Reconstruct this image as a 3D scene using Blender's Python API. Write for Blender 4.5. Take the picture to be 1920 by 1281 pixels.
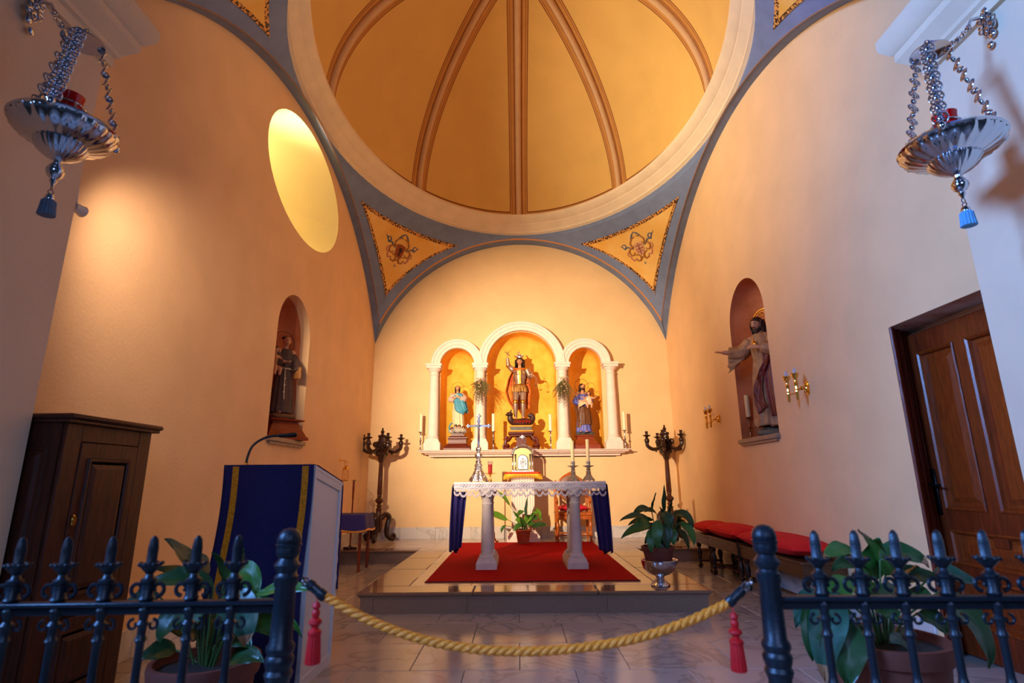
import bpy, bmesh, math, random
from math import sin, cos, pi, sqrt, radians
from mathutils import Vector, Matrix, Euler, noise
from mathutils.geometry import delaunay_2d_cdt
for o in list(bpy.data.objects): bpy.data.objects.remove(o)
C = bpy.context.scene.collection
R = random.Random(7)
PI = pi
# ------------------------------------------------------------------ camera
FPX, PIT, YAW, ROL, HC = 1037.6, .2469, -.0081, -.0087, 1.16
_f = Vector((sin(YAW)*cos(PIT), cos(YAW)*cos(PIT), sin(PIT)))
_r = Vector((cos(YAW), -sin(YAW), 0)); _u = _r.cross(_f)
_R = _r*cos(ROL)+_u*sin(ROL); _U = -_r*sin(ROL)+_u*cos(ROL)
def at(x, y, X=None, Y=None, Z=None):
    """point of a measured sight line on a known plane (used to survey the room)"""
    d = (x-960)*_R+(640.5-y)*_U+FPX*_f
    t = X/d.x if X is not None else Y/d.y if Y is not None else (Z-HC)/d.z
    return Vector((d.x*t, d.y*t, d.z*t+HC))
cam = bpy.data.cameras.new('camera'); co = bpy.data.objects.new('camera', cam); C.objects.link(co)
m = Matrix((_R, _U, -_f)).transposed().to_4x4(); m.translation = Vector((0, 0, HC)); co.matrix_world = m
cam.sensor_width = 36; cam.lens = FPX*36/1920; cam.clip_start = .05
cam.dof.use_dof = True; cam.dof.focus_distance = 7.5; cam.dof.aperture_fstop = 2.8
S = bpy.context.scene; S.camera = co
S.view_settings.view_transform = 'Standard'; S.view_settings.look = 'None'
S.view_settings.gamma = 1; S.view_settings.exposure = 0; S.view_settings.use_curve_mapping = False
# ------------------------------------------------------------------ world and lights
w = bpy.data.worlds.new('world'); S.world = w; w.use_nodes = True
bg = w.node_tree.nodes['Background']; bg.inputs[0].default_value = (.30, .42, .70, 1); bg.inputs[1].default_value = .06
def light(kind, name, loc, target, energy, col, **k):
    l = bpy.data.lights.new(name, kind); l.energy = energy; l.color = col
    for a, v in k.items(): setattr(l, a, v)
    o = bpy.data.objects.new(name, l); C.objects.link(o); o.location = loc
    o.rotation_euler = (Vector(target)-Vector(loc)).to_track_quat('-Z', 'Y').to_euler(); return o
# the lamp behind the left pier that lights the altar wall
light('SPOT', 'altar_spotlight', (-2.42, 2.98, 3.02), (.35, 10.2, 2.4), 3700, (1, .78, .54), spot_size=radians(56), spot_blend=1, shadow_soft_size=.035)
light('SPOT', 'wall_spill_light', (-2.05, 2.88, 3.1), (-2.80, 5.2, 1.7), 88, (1, .74, .54), spot_size=radians(112), spot_blend=1, shadow_soft_size=.04)
# cool daylight from the nave, entering from the left behind the camera
light('AREA', 'nave_daylight', (-4.6, -.2, 3.9), (2.6, 3.0, 2.7), 400, (.17, .40, 1), shape='RECTANGLE', size=1.4, size_y=1.8, spread=radians(110))
light('AREA', 'nave_daylight_rear', (.6, -3.4, 3.2), (.4, 4, -.2), 28, (.34, .50, 1), shape='RECTANGLE', size=2.2, size_y=1.6, spread=radians(70))
# daylight in the oval window shaft
light('AREA', 'oval_window_daylight', (-3.45, 6.0, 4.8), (2.2, 7.0, 6.3), 60, (1, .88, .64), shape='ELLIPSE', size=.5, size_y=.8, spread=radians(75))
# added warm fill light, unseen above the view, brightening the dome
light('AREA', 'dome_fill_light', (.1, 3.2, 4.7), (.1, 7.2, 7.2), 25, (1, .74, .46), shape='DISK', size=.8)
# ------------------------------------------------------------------ materials
def lin(c):
    return tuple(((v/255)/12.92 if v/255 <= .04045 else ((v/255+.055)/1.055)**2.4) for v in c)
_M = {}
def mat(name, col, rough=.6, metal=0, noise_s=0, amt=.15, bump=0, bump_s=60, col2=None, emit=0, trans=0, spec=.5, sheen=0, rnd=0, stretch=None, ior=1.45, detail=4, sss=0):
    if name in _M: return _M[name]
    m = bpy.data.materials.new(name); m.use_nodes = True; nt = m.node_tree; b = nt.nodes['Principled BSDF']
    c = lin(col); b.inputs['Base Color'].default_value = (*c, 1); b.inputs['Roughness'].default_value = rough
    b.inputs['Metallic'].default_value = metal; b.inputs['Specular IOR Level'].default_value = spec; b.inputs['IOR'].default_value = ior
    if sheen: b.inputs['Sheen Weight'].default_value = sheen
    if trans: b.inputs['Transmission Weight'].default_value = trans
    if emit: b.inputs['Emission Color'].default_value = (*c, 1); b.inputs['Emission Strength'].default_value = emit
    N = nt.nodes.new; L = nt.links.new
    tc = N('ShaderNodeTexCoord'); src = tc.outputs['Object']
    if stretch:
        mp = N('ShaderNodeMapping'); mp.inputs['Scale'].default_value = stretch; L(src, mp.inputs[0]); src = mp.outputs[0]
    if noise_s:
        n = N('ShaderNodeTexNoise'); n.inputs['Scale'].default_value = noise_s; n.inputs['Detail'].default_value = detail; L(src, n.inputs['Vector'])
        if rnd:
            oi = N('ShaderNodeObjectInfo'); ad = N('ShaderNodeVectorMath'); ad.operation = 'ADD'; L(src, ad.inputs[0])
            ml = N('ShaderNodeMath'); ml.operation = 'MULTIPLY'; ml.inputs[1].default_value = 40; L(oi.outputs['Random'], ml.inputs[0]); L(ml.outputs[0], ad.inputs[1]); L(ad.outputs[0], n.inputs['Vector'])
        cr = N('ShaderNodeValToRGB'); cr.color_ramp.elements[0].position = .3; cr.color_ramp.elements[1].position = .7
        d = lin(col2) if col2 else tuple(v*(1-amt) for v in c); e = c if col2 else tuple(min(1, v*(1+amt)) for v in c)
        cr.color_ramp.elements[0].color = (*d, 1); cr.color_ramp.elements[1].color = (*e, 1)
        L(n.outputs['Fac'], cr.inputs[0]); out = cr.outputs[0]
        if rnd:
            hs = N('ShaderNodeHueSaturation'); mr = N('ShaderNodeMapRange'); mr.inputs[3].default_value = 1-rnd; mr.inputs[4].default_value = 1+rnd
            L(oi.outputs['Random'], mr.inputs[0]); L(mr.outputs[0], hs.inputs['Value']); L(out, hs.inputs['Color']); out = hs.outputs[0]
        L(out, b.inputs['Base Color'])
    if bump:
        n2 = N('ShaderNodeTexNoise'); n2.inputs['Scale'].default_value = bump_s; n2.inputs['Detail'].default_value = 3; L(src, n2.inputs['Vector'])
        bp = N('ShaderNodeBump'); bp.inputs['Strength'].default_value = bump; bp.inputs['Distance'].default_value = .01
        L(n2.outputs['Fac'], bp.inputs['Height']); L(bp.outputs[0], b.inputs['Normal'])
    _M[name] = m; return m
def wood(name, c1, c2, rough=.35, vert=True):
    return mat(name, c2, rough, noise_s=9, col2=c1, stretch=(6, 6, .8) if vert else (.8, 6, 6), bump=.15, bump_s=12, detail=8)
def marble(name, c, vein, rough=.12):
    if name in _M: return _M[name]
    m = mat(name, c, rough); nt = m.node_tree; b = nt.nodes['Principled BSDF']; N = nt.nodes.new; L = nt.links.new
    tc = N('ShaderNodeTexCoord'); oi = N('ShaderNodeObjectInfo'); ml = N('ShaderNodeMath'); ml.operation = 'MULTIPLY'; ml.inputs[1].default_value = 37
    ad = N('ShaderNodeVectorMath'); L(tc.outputs['Object'], ad.inputs[0]); L(oi.outputs['Random'], ml.inputs[0]); L(ml.outputs[0], ad.inputs[1])
    n = N('ShaderNodeTexNoise'); n.inputs['Scale'].default_value = 1.6; n.inputs['Detail'].default_value = 9; n.inputs['Distortion'].default_value = 1.4; L(ad.outputs[0], n.inputs['Vector'])
    cr = N('ShaderNodeValToRGB'); E = cr.color_ramp.elements; k = lin(c); v = lin(vein)
    E[0].position = .36; E[0].color = (*[a*.8+.2*q for a, q in zip(k, v)], 1); E[1].position = .62; E[1].color = (*k, 1)
    e = E.new(.485); e.color = (*v, 1); e = E.new(.455); e.color = (*[a*.9+.1*q for a, q in zip(k, v)], 1); e = E.new(.52); e.color = (*k, 1)
    L(n.outputs['Fac'], cr.inputs[0]); hs = N('ShaderNodeHueSaturation'); mr = N('ShaderNodeMapRange'); mr.inputs[3].default_value = .9; mr.inputs[4].default_value = 1.08
    L(oi.outputs['Random'], mr.inputs[0]); L(mr.outputs[0], hs.inputs['Value']); L(cr.outputs[0], hs.inputs['Color']); L(hs.outputs[0], b.inputs['Base Color'])
    return m
# ------------------------------------------------------------------ mesh helpers
class MB:
    def __init__(s): s.v = []; s.f = []; s.m = []
    def add(s, vs, fs, mi=0):
        k = len(s.v); s.v += [tuple(p) for p in vs]; s.f += [tuple(i+k for i in f) for f in fs]; s.m += [mi]*len(fs); return s
    def box(s, a, b, mi=0, bev=0):
        (x0, y0, z0), (x1, y1, z1) = a, b
        if x0 > x1: x0, x1 = x1, x0
        if y0 > y1: y0, y1 = y1, y0
        if z0 > z1: z0, z1 = z1, z0
        if bev:
            h = bev; P = []
            for z, i in ((z0, h), (z0+h, 0), (z1-h, 0), (z1, h)):
                P.append([(x0+i+(h if i == 0 else 0), y0+i, z), (x1-i-(h if i == 0 else 0), y0+i, z), (x1-i, y0+i+(h if i == 0 else 0), z), (x1-i, y1-i-(h if i == 0 else 0), z), (x1-i-(h if i == 0 else 0), y1-i, z), (x0+i+(h if i == 0 else 0), y1-i, z), (x0+i, y1-i-(h if i == 0 else 0), z), (x0+i, y0+i+(h if i == 0 else 0), z)])
            return s.loft(P, mi)
        v = [(x0, y0, z0), (x1, y0, z0), (x1, y1, z0), (x0, y1, z0), (x0, y0, z1), (x1, y0, z1), (x1, y1, z1), (x0, y1, z1)]
        return s.add(v, [(3, 2, 1, 0), (4, 5, 6, 7), (0, 1, 5, 4), (1, 2, 6, 5), (2, 3, 7, 6), (3, 0, 4, 7)], mi)
    def loft(s, rings, mi=0, cap=True, closed=True):
        n = len(rings[0]); v = [p for r in rings for p in r]; f = []
        for i in range(len(rings)-1):
            for j in range(n if closed else n-1):
                a = i*n+j; b = i*n+(j+1) % n; f.append((a, b, b+n, a+n))
        if cap and closed: f.append(tuple(reversed(range(n)))); f.append(tuple(range((len(rings)-1)*n, len(rings)*n)))
        return s.add(v, f, mi)
    def lathe(s, prof, c=(0, 0, 0), n=16, mi=0, axis='z', sx=1, sy=1, flute=0, fn=8, cap=True):
        rings = []
        for r, z in prof:
            ring = []
            for j in range(n):
                a = 2*pi*j/n; q = r*(1+flute*cos(fn*a))
                x, y = q*cos(a)*sx, q*sin(a)*sy
                p = (x, y, z) if axis == 'z' else ((z, x, y) if axis == 'x' else (y, z, x))
                ring.append((p[0]+c[0], p[1]+c[1], p[2]+c[2]))
            rings.append(ring)
        return s.loft(rings, mi, cap)
    def tube(s, pts, r, n=8, mi=0, cap=True, flat=1, up=None):
        P = [Vector(p) for p in pts]; k = len(P); rs = r if isinstance(r, (list, tuple)) else [r]*k; rings = []; prev = None
        for i in range(k):
            t = (P[min(i+1, k-1)]-P[max(i-1, 0)]); t = t.normalized() if t.length > 1e-9 else Vector((0, 0, 1))
            if prev is None: a = up and Vector(up) or (Vector((0, 0, 1)) if abs(t.z) < .9 else Vector((1, 0, 0)))
            else: a = prev
            a = (a-t*a.dot(t)).normalized(); prev = a; b = t.cross(a)
            rings.append([P[i]+rs[i]*(cos(2*pi*j/n)*a*flat+sin(2*pi*j/n)*b) for j in range(n)])
        return s.loft(rings, mi, cap)
    def ball(s, c, r, n=12, m=8, mi=0, sc=(1, 1, 1)):
        prof = [(max(1e-4, r*sin(pi*i/m)), -r*cos(pi*i/m)) for i in range(m+1)]
        rings = [[(c[0]+q*cos(2*pi*j/n)*sc[0], c[1]+q*sin(2*pi*j/n)*sc[1], c[2]+z*sc[2]) for j in range(n)] for q, z in prof]
        return s.loft(rings, mi)
    def torus(s, c, R1, r, n=24, k=8, axis='z', mi=0, arc=2*pi, sx=1, sy=1):
        full = abs(arc-2*pi) < 1e-6; rings = []
        for i in range(n if full else n+1):
            a = arc*i/n; ring = []
            for j in range(k):
                b = 2*pi*j/k; q = R1+r*cos(b); x, y, z = q*cos(a)*sx, q*sin(a)*sy, r*sin(b)
                p = (x, y, z) if axis == 'z' else ((z, x, y) if axis == 'x' else (x, z, y))
                ring.append((p[0]+c[0], p[1]+c[1], p[2]+c[2]))
            rings.append(ring)
        if full: rings.append(rings[0])
        return s.loft(rings, mi, not full)
    def grid(s, rows, mi=0): return s.loft(rows, mi, False, False)
    def prism(s, poly, fn, d0, d1, mi=0):
        """polygon (2D) extruded between depths d0 and d1, fn(a,b,d)->3D"""
        n = len(poly); v = [fn(a, b, d0) for a, b in poly]+[fn(a, b, d1) for a, b in poly]
        return s.add(v, [tuple(range(n)), tuple(reversed(range(n, 2*n)))]+[(i, i+n, (i+1) % n+n, (i+1) % n) for i in range(n)], mi)
    def xf(s, M, i0=0):
        for i in range(i0, len(s.v)): s.v[i] = tuple(M @ Vector(s.v[i]))
        return s
    def sheet(s, outer, holes, fn, mi=0, grid=0):
        """planar polygon with holes, triangulated"""
        pts = [Vector(p) for p in outer]; edges = [(i, (i+1) % len(outer)) for i in range(len(outer))]
        for h in holes:
            k = len(pts); pts += [Vector(p) for p in h]; edges += [(k+i, k+(i+1) % len(h)) for i in range(len(h))]
        V, E, F, _, _, _ = delaunay_2d_cdt(pts, edges, [], 0, 1e-6)
        def ins(p, poly):
            c = False; n = len(poly)
            for i in range(n):
                (x1, y1), (x2, y2) = poly[i], poly[i-1]
                if (y1 > p[1]) != (y2 > p[1]) and p[0] < (x2-x1)*(p[1]-y1)/(y2-y1)+x1: c = not c
            return c
        fs = []
        for f in F:
            c = sum((V[i] for i in f), Vector((0, 0)))/len(f)
            if ins(c, outer) and not any(ins(c, h) for h in holes): fs.append(tuple(f))
        return s.add([fn(p.x, p.y) for p in V], fs, mi)
    def mesh(s, name, mats, smooth=True, ang=40, recalc=True):
        me = bpy.data.meshes.new(name); me.from_pydata(s.v, [], s.f)
        for i, k in enumerate(s.m): me.polygons[i].material_index = k
        for q in (mats if isinstance(mats, (list, tuple)) else [mats]): me.materials.append(q)
        if recalc:
            bm = bmesh.new(); bm.from_mesh(me); bmesh.ops.remove_doubles(bm, verts=bm.verts, dist=1e-5); bmesh.ops.recalc_face_normals(bm, faces=bm.faces); bm.to_mesh(me); bm.free()
        if smooth: me.shade_smooth(); me.set_sharp_from_angle(angle=radians(ang))
        me.update(); return me
    def build(s, name, mats, parent=None, smooth=True, ang=40, recalc=True, **tags):
        o = bpy.data.objects.new(name, s.mesh(name, mats, smooth, ang, recalc)); C.objects.link(o)
        if parent: o.parent = parent; o.matrix_parent_inverse = parent.matrix_basis.inverted() if not parent.parent else (parent.parent.matrix_basis @ parent.matrix_basis).inverted() if False else parent.matrix_basis.inverted()
        tag(o, **tags); return o
def tag(o, label=None, cat=None, group=None, kind=None):
    if label: o['label'] = label
    if cat: o['category'] = cat
    if group: o['group'] = group
    if kind: o['kind'] = kind
    return o
def thing(name, label, cat, loc=(0, 0, 0), group=None, rz=0):
    o = bpy.data.objects.new(name, None); C.objects.link(o); o.location = loc; o.rotation_euler = (0, 0, rz); o.empty_display_size = .1
    return tag(o, label, cat, group)
def loc(o, parent):
    """part built in its thing's local frame"""
    o.parent = parent; o.matrix_parent_inverse = Matrix.Identity(4); return o
def part(mb, name, mats, parent, **k):
    return loc(mb.build(name, mats, None, **k), parent)
def empty(name, parent=None, **k):
    o = bpy.data.objects.new(name, None); C.objects.link(o)
    if parent: loc(o, parent)
    return tag(o, **k)
def clone(o, parent=None, top=True):
    c = o.copy(); C.objects.link(c)
    if parent: c.parent = parent
    for ch in o.children: clone(ch, c)
    return c
def setmods(o, *mods):
    for kind, kw in mods:
        m = o.modifiers.new(kind.lower(), kind)
        for a, v in kw.items(): setattr(m, a, v)
    return o
def lerp(a, b, t): return a+(b-a)*t
def spline(P, n=8):
    """Catmull-Rom through points"""
    P = [Vector(p) for p in P]; out = []
    for i in range(len(P)-1):
        a, b, c, d = P[max(i-1, 0)], P[i], P[i+1], P[min(i+2, len(P)-1)]
        for k in range(n):
            t = k/n; out.append(.5*((2*b)+(c-a)*t+(2*a-5*b+4*c-d)*t*t+(3*b-a-3*c+d)*t**3))
    out.append(P[-1]); return out
def arcpts(c, hw, z0, zs, n=20, ry=None):
    """arched outline: up the left side, over, down the right"""
    ry = ry or hw
    return [(c-hw, z0)]+[(c-hw*cos(pi*i/n), zs+ry*sin(pi*i/n)) for i in range(n+1)]+[(c+hw, z0)]
# ------------------------------------------------------------------ room dimensions
XL, XR, YB = -2.69, 2.84, 10.2
XC, YC = .075, 6.34
HX, HY = (XR-XL)/2, YB-YC            # wall half spans
SX, SYB = .13, .27                    # depth of the wall arches
AX, AY = HX-SX, HY-SYB                # arris half spans
ZP = .185                             # platform height
YCR = 6.23
cream = mat('cream_wall_plaster', (234, 190, 140), .85, noise_s=2.2, amt=.05, bump=.25, bump_s=45)
backc = mat('back_wall_plaster', (232, 194, 142), .85, noise_s=2.2, amt=.05, bump=.25, bump_s=45)
pierm = mat('pier_plaster', (225, 196, 165), .85, noise_s=3, amt=.04, bump=.2, bump_s=50)
blue = mat('blue_painted_plaster', (116, 130, 164), .8, noise_s=5, amt=.10, bump=.15, bump_s=60)
stonew = mat('pale_plaster_moulding', (228, 204, 172), .75, noise_s=4, amt=.05, bump=.15, bump_s=30)
orange = mat('orange_dome_band', (194, 132, 64), .8, noise_s=4, amt=.08)
dline = mat('dark_painted_line', (120, 62, 24), .8)
domec = mat('dome_ochre_plaster', (220, 173, 96), .85, noise_s=2, amt=.05, bump=.12, bump_s=60)
domerib = mat('dome_rib_plaster', (208, 166, 124), .8, noise_s=4, amt=.05)
ochre = mat('niche_ochre_plaster', (252, 196, 78), .8, noise_s=5, col2=(240, 168, 48), bump=.2, bump_s=25)
terra = mat('niche_terracotta_plaster', (216, 132, 84), .85, noise_s=4, col2=(186, 98, 48), bump=.2, bump_s=30)
sill = mat('grey_stone_sill', (150, 122, 100), .5, noise_s=20, amt=.15)
def zb(x): return 2.80+sqrt(max(0, 2.9127**2-x*x))
def zs(y): return 1.09+sqrt(max(0, 4.676**2-y*y))
ZT = zb(0)                            # 5.71 arch crown
def zu(u): return zb(u*AX) if True else 0
# ---- niche: outline, reveal, curved back
def niche(parent, c, hw, z0, zsp, d1, d2, fn, mats, n=20, name='niche'):
    b = MB(); out = arcpts(c, hw, z0, zsp, n)
    b.grid([[fn(a, z, 0) for a, z in out], [fn(a, z, d1) for a, z in out]], 0)
    i = hw*.97; rows = []
    for z in [z0+(zsp-z0)*k/6 for k in range(7)]:
        rows.append([fn(c-hw*cos(pi*k/n), z, d1+d2*sin(pi*k/n)) for k in range(n+1)])
    for k2 in range(1, 9):
        p = pi/2*k2/8; rows.append([fn(c-hw*cos(pi*k/n)*cos(p), zsp+hw*sin(p), d1+d2*sin(pi*k/n)*cos(p)) for k in range(n+1)])
    b.grid(rows, 1)
    b.add([fn(c-hw, z0, 0), fn(c-hw, z0, d1)]+[fn(c-hw*cos(pi*k/n), z0, d1+d2*sin(pi*k/n)) for k in range(n+1)]+[fn(c+hw, z0, d1), fn(c+hw, z0, 0)], [tuple(range(n+5))], 2)
    o = b.build(name, mats, parent, recalc=False, ang=60); return o
# ---- walls
fB = lambda x, z, d=0: (x, YB+d, z)
fL = lambda y, z, d=0: (XL-d, y, z)
fR = lambda y, z, d=0: (XR+d, y, z)
def nc(px0, px1, y=720): a = at(px0, y, Y=YB).x; b = at(px1, y, Y=YB).x; return (a+b)/2, (b-a)/2
ZL = 1.70                             # retable ledge top
NIC = [(*nc(826, 889), 3.30), (*nc(913, 1043), 3.27), (*nc(1067, 1128), 3.30)]
holesB = []
for c, hw, z in NIC: holesB.append(arcpts(c, hw, ZL, z))
wb = MB().sheet([(XL-.3, 0), (XR+.3, 0), (XR+.3, 6.3), (XL-.3, 6.3)], holesB, fB).build('wall_back', backc, recalc=False, smooth=False); tag(wb, kind='structure')
for (c, hw, z) in NIC: niche(wb, c, hw, ZL, z, .30, .26, fB, [ochre, ochre, stonew])
# left wall: arched niche and oval window
NL = (6.475, .49, 1.655, 2.90); NR = (6.60, .515, 1.64, 3.07)
OW = (6.50, 1.21, 4.91, .76)
oval = [(OW[0]+OW[1]*cos(2*pi*i/48), OW[2]+OW[3]*sin(2*pi*i/48)) for i in range(48)]
wl = MB().sheet([(1.7, 0), (YB, 0), (YB, 6.3), (1.7, 6.3)], [arcpts(NL[0], NL[1], NL[2], NL[3]), oval], fL).build('wall_left', cream, recalc=False, smooth=False); tag(wl, kind='structure')
niche(wl, *NL, .12, .44, fL, [cream, terra, sill])
# oval shaft: splayed, narrows outwards to the glazing
shaft = MB(); rows = []
for k in range(13):
    t = k/12; d = 1.15*t; cy = OW[0]-.42*t; cz = OW[2]+.02*t; ry = OW[1]*(1-.62*t**1.2); rz = OW[3]*(1-.30*t)
    rows.append([(XL-d, cy+ry*cos(2*pi*i/48), cz+rz*sin(2*pi*i/48)) for i in range(49)])
shaft.grid(rows)
lit = mat('pale_yellow_window_reveal', (246, 226, 160), .9, noise_s=2, amt=.03)
win = shaft.build('window_1', lit, recalc=False); tag(win, kind='structure')
pane = MB(); pane.add([(XL-1.15, OW[0]-.42+OW[1]*.38*cos(2*pi*i/32), OW[2]+.02+OW[3]*.7*sin(2*pi*i/32)) for i in range(32)], [tuple(range(32))])
pane.build('window_pane', mat('frosted_window_glass', (255, 244, 214), .5, emit=9), win, smooth=False)
# right wall with the door recess
DY0, DY1, DZ = 3.0, 4.09, 2.27
wr = MB().sheet([(1.7, 0), (DY0, 0), (DY0, DZ), (DY1, DZ), (DY1, 0), (YB, 0), (YB, 6.3), (1.7, 6.3)], [arcpts(NR[0], NR[1], NR[2], NR[3])], fR).build('wall_right', cream, recalc=False, smooth=False); tag(wr, kind='structure')
niche(wr, *NR, .05, .46, fR, [terra, terra, sill])
# ledge stones under the side niches
for nm, N_, X0, sg in (('left', NL, XL, 1), ('right', NR, XR, -1)):
    b = MB().box((X0-sg*.1, N_[0]-N_[1]-.02, N_[2]-.055), (X0+sg*.05, N_[0]+N_[1]+.02, N_[2]), bev=.01)
    b.box((X0, N_[0]-N_[1]+.02, N_[2]-.08), (X0+sg*.03, N_[0]+N_[1]-.02, N_[2]-.055))
    b.build('niche_sill', sill, wl if sg > 0 else wr)
# ---- piers with cornice, front arch
PIER = [(-2.45, 2.78, -1), (2.60, 2.96, 1)]
for i, (x, y, sg) in enumerate(PIER):
    b = MB().box((x, 1.55, 0), (x+sg*.75, y, 4.0))
    p = b.build('wall_pier_%s' % ('left', 'right')[i], pierm, smooth=False); tag(p, kind='structure')
    prof = [(0, 3.60), (.03, 3.60), (.03, 3.66), (.05, 3.675), (.055, 3.70), (.10, 3.76), (.115, 3.78), (.115, 3.83), (.13, 3.84), (.17, 3.90), (.175, 3.93), (.175, 3.98), (0, 3.98)]
    q = MB(); poly = []
    rows = []
    for d, z in prof:
        rows.append([(x-sg*d, 1.5, z), (x-sg*d, y+d, z), (x+sg*.6, y+d, z)])
    q.grid(rows).build('cornice', stonew, p, ang=25)
# front transverse arch
def zf(x):
    hw = (PIER[1][0]-PIER[0][0])/2; c = (PIER[1][0]+PIER[0][0])/2; t = (x-c)/hw; return 3.95+1.78*sqrt(max(0, 1-t*t))
xs = [PIER[0][0]+(PIER[1][0]-PIER[0][0])*i/40 for i in range(41)]
prof = [(x, zf(x)) for x in xs]
fa = MB(); fa.sheet([(PIER[0][0]-.7, 3.95)]+prof+[(PIER[1][0]+.7, 3.95), (PIER[1][0]+.7, 6.4), (PIER[0][0]-.7, 6.4)], [], lambda x, z: (x, 2.70, z), 0)
fa.sheet([(PIER[0][0]-.7, 3.95)]+prof+[(PIER[1][0]+.7, 3.95), (PIER[1][0]+.7, 6.4), (PIER[0][0]-.7, 6.4)], [], lambda x, z: (x, 1.7, z), 1)
fa.grid([[(x, 1.7, z) for x, z in prof], [(x, 2.70, z) for x, z in prof]], 0)
tag(fa.build('wall_front_arch', [blue, pierm], recalc=False), kind='structure')
# ---- ceiling: blue arches, pendentives, ring, dome
ceil = empty('ceiling', kind='structure')
# wall arch soffits
def soff(name, pts, parent=ceil):
    MB().grid(pts).build(name, blue, parent, recalc=False)
n = 48
X_ = [XC+HX*(-1+2*i/n) for i in range(n+1)]
def arris_back(t): x = AX*t; return (XC+x, YC+AY, zb(x))
def arris_side(sg, t): y = AY*t; return (XC+sg*AX, YC+y, zs(y))
def soffit_back(s):
    top = [(x, YC+s*HY, zb(x-XC)) for x in X_]
    bot = [(XC+AX*(x-XC)/HX, YC+s*AY, zb(AX*(x-XC)/HX)) for x in X_]
    return [top, bot]
soff('arch_soffit', soffit_back(1))
for sg in (-1, 1):
    Y_ = [YC+HY*(-1+2*i/n) for i in range(n+1)]
    soff('arch_soffit', [[(XC+sg*HX, y, zs(y-YC)) for y in Y_], [(XC+sg*AX, YC+AY*(y-YC)/HY, zs(AY*(y-YC)/HY)) for y in Y_]])
# thin orange fillet along the back and side arches
fil = mat('orange_fillet_paint', (206, 138, 74), .8)
def fillet(pts, parent=ceil, r=.016, m=fil): MB().tube(pts, r, 6).build('arch_fillet', m, parent)
fillet([(XC+AX*t, YC+AY+.005, zb(AX*t)-.0) for t in [(-1+2*i/60) for i in range(61)]])
for sg in (-1, 1): fillet([(XC+sg*(AX+.003), YC+AY*t, zs(AY*t)) for t in [(-1+2*i/60) for i in range(61)]], ceil, .008, mat('brown_fillet_paint', (150, 112, 88), .8))
# pendentive surface
ZTIP = min(zb(AX), zs(AY))
def pend(sx, sy, z, t, off=0):
    """height z, t 0..1 from the side arris to the end arris"""
    u1 = sqrt(max(0, 2.9127**2-(z-2.80)**2))/AX; u2 = sqrt(max(0, 4.676**2-(z-1.09)**2))/AY
    u1 = min(u1, 1); u2 = min(u2, 1); u = (u1+u2)/2; k = sqrt(1+u*u)
    p2 = math.asin(1/k); p1 = math.acos(1/k); a = lerp(p1, p2, t)
    x = AX*k*cos(a); y = AY*k*sin(a)
    ex = lerp(0, u1*AX-AX*k*cos(p2), t); ey = lerp(u2*AY-AY*k*sin(p1), 0, t)
    d = Vector((-cos(a)/AX, -sin(a)/AY, 0)).normalized()*off
    return Vector((XC+sx*(x+ex+d.x), YC+sy*(y+ey+d.y), z-.35*off))
def slice_len(z):
    P = [pend(1, 1, z, k/12) for k in range(13)]; return sum((P[i+1]-P[i]).length for i in range(12))
ZR0, RA, RB = 5.80, 2.667, 3.70
paint = mat('painted_ochre_panel', (240, 196, 116), .8, noise_s=2.2, col2=(232, 172, 72), bump=.1, bump_s=30)
mosaic = mat('mosaic_border_tesserae', (226, 158, 78), .6, noise_s=40, col2=(60, 34, 22), detail=0)
for e_ in [n_ for n_ in mosaic.node_tree.nodes if n_.type == 'VALTORGB']: e_.color_ramp.elements[0].position = .46; e_.color_ramp.elements[1].position = .54
gold_p = mat('painted_gold_scrolls', (168, 108, 40), .7); blue_p = mat('painted_blue_scrolls', (78, 96, 128), .7); pink_p = mat('painted_rose_scrolls', (190, 122, 110), .7)
shield_a = mat('painted_russet_shield', (146, 66, 26), .7, noise_s=20, amt=.2); shield_b = mat('painted_pale_shield', (216, 160, 120), .7); red_p = mat('painted_crimson', (130, 34, 36), .7); dark_p = mat('painted_dark_figure', (44, 24, 18), .7)
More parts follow.
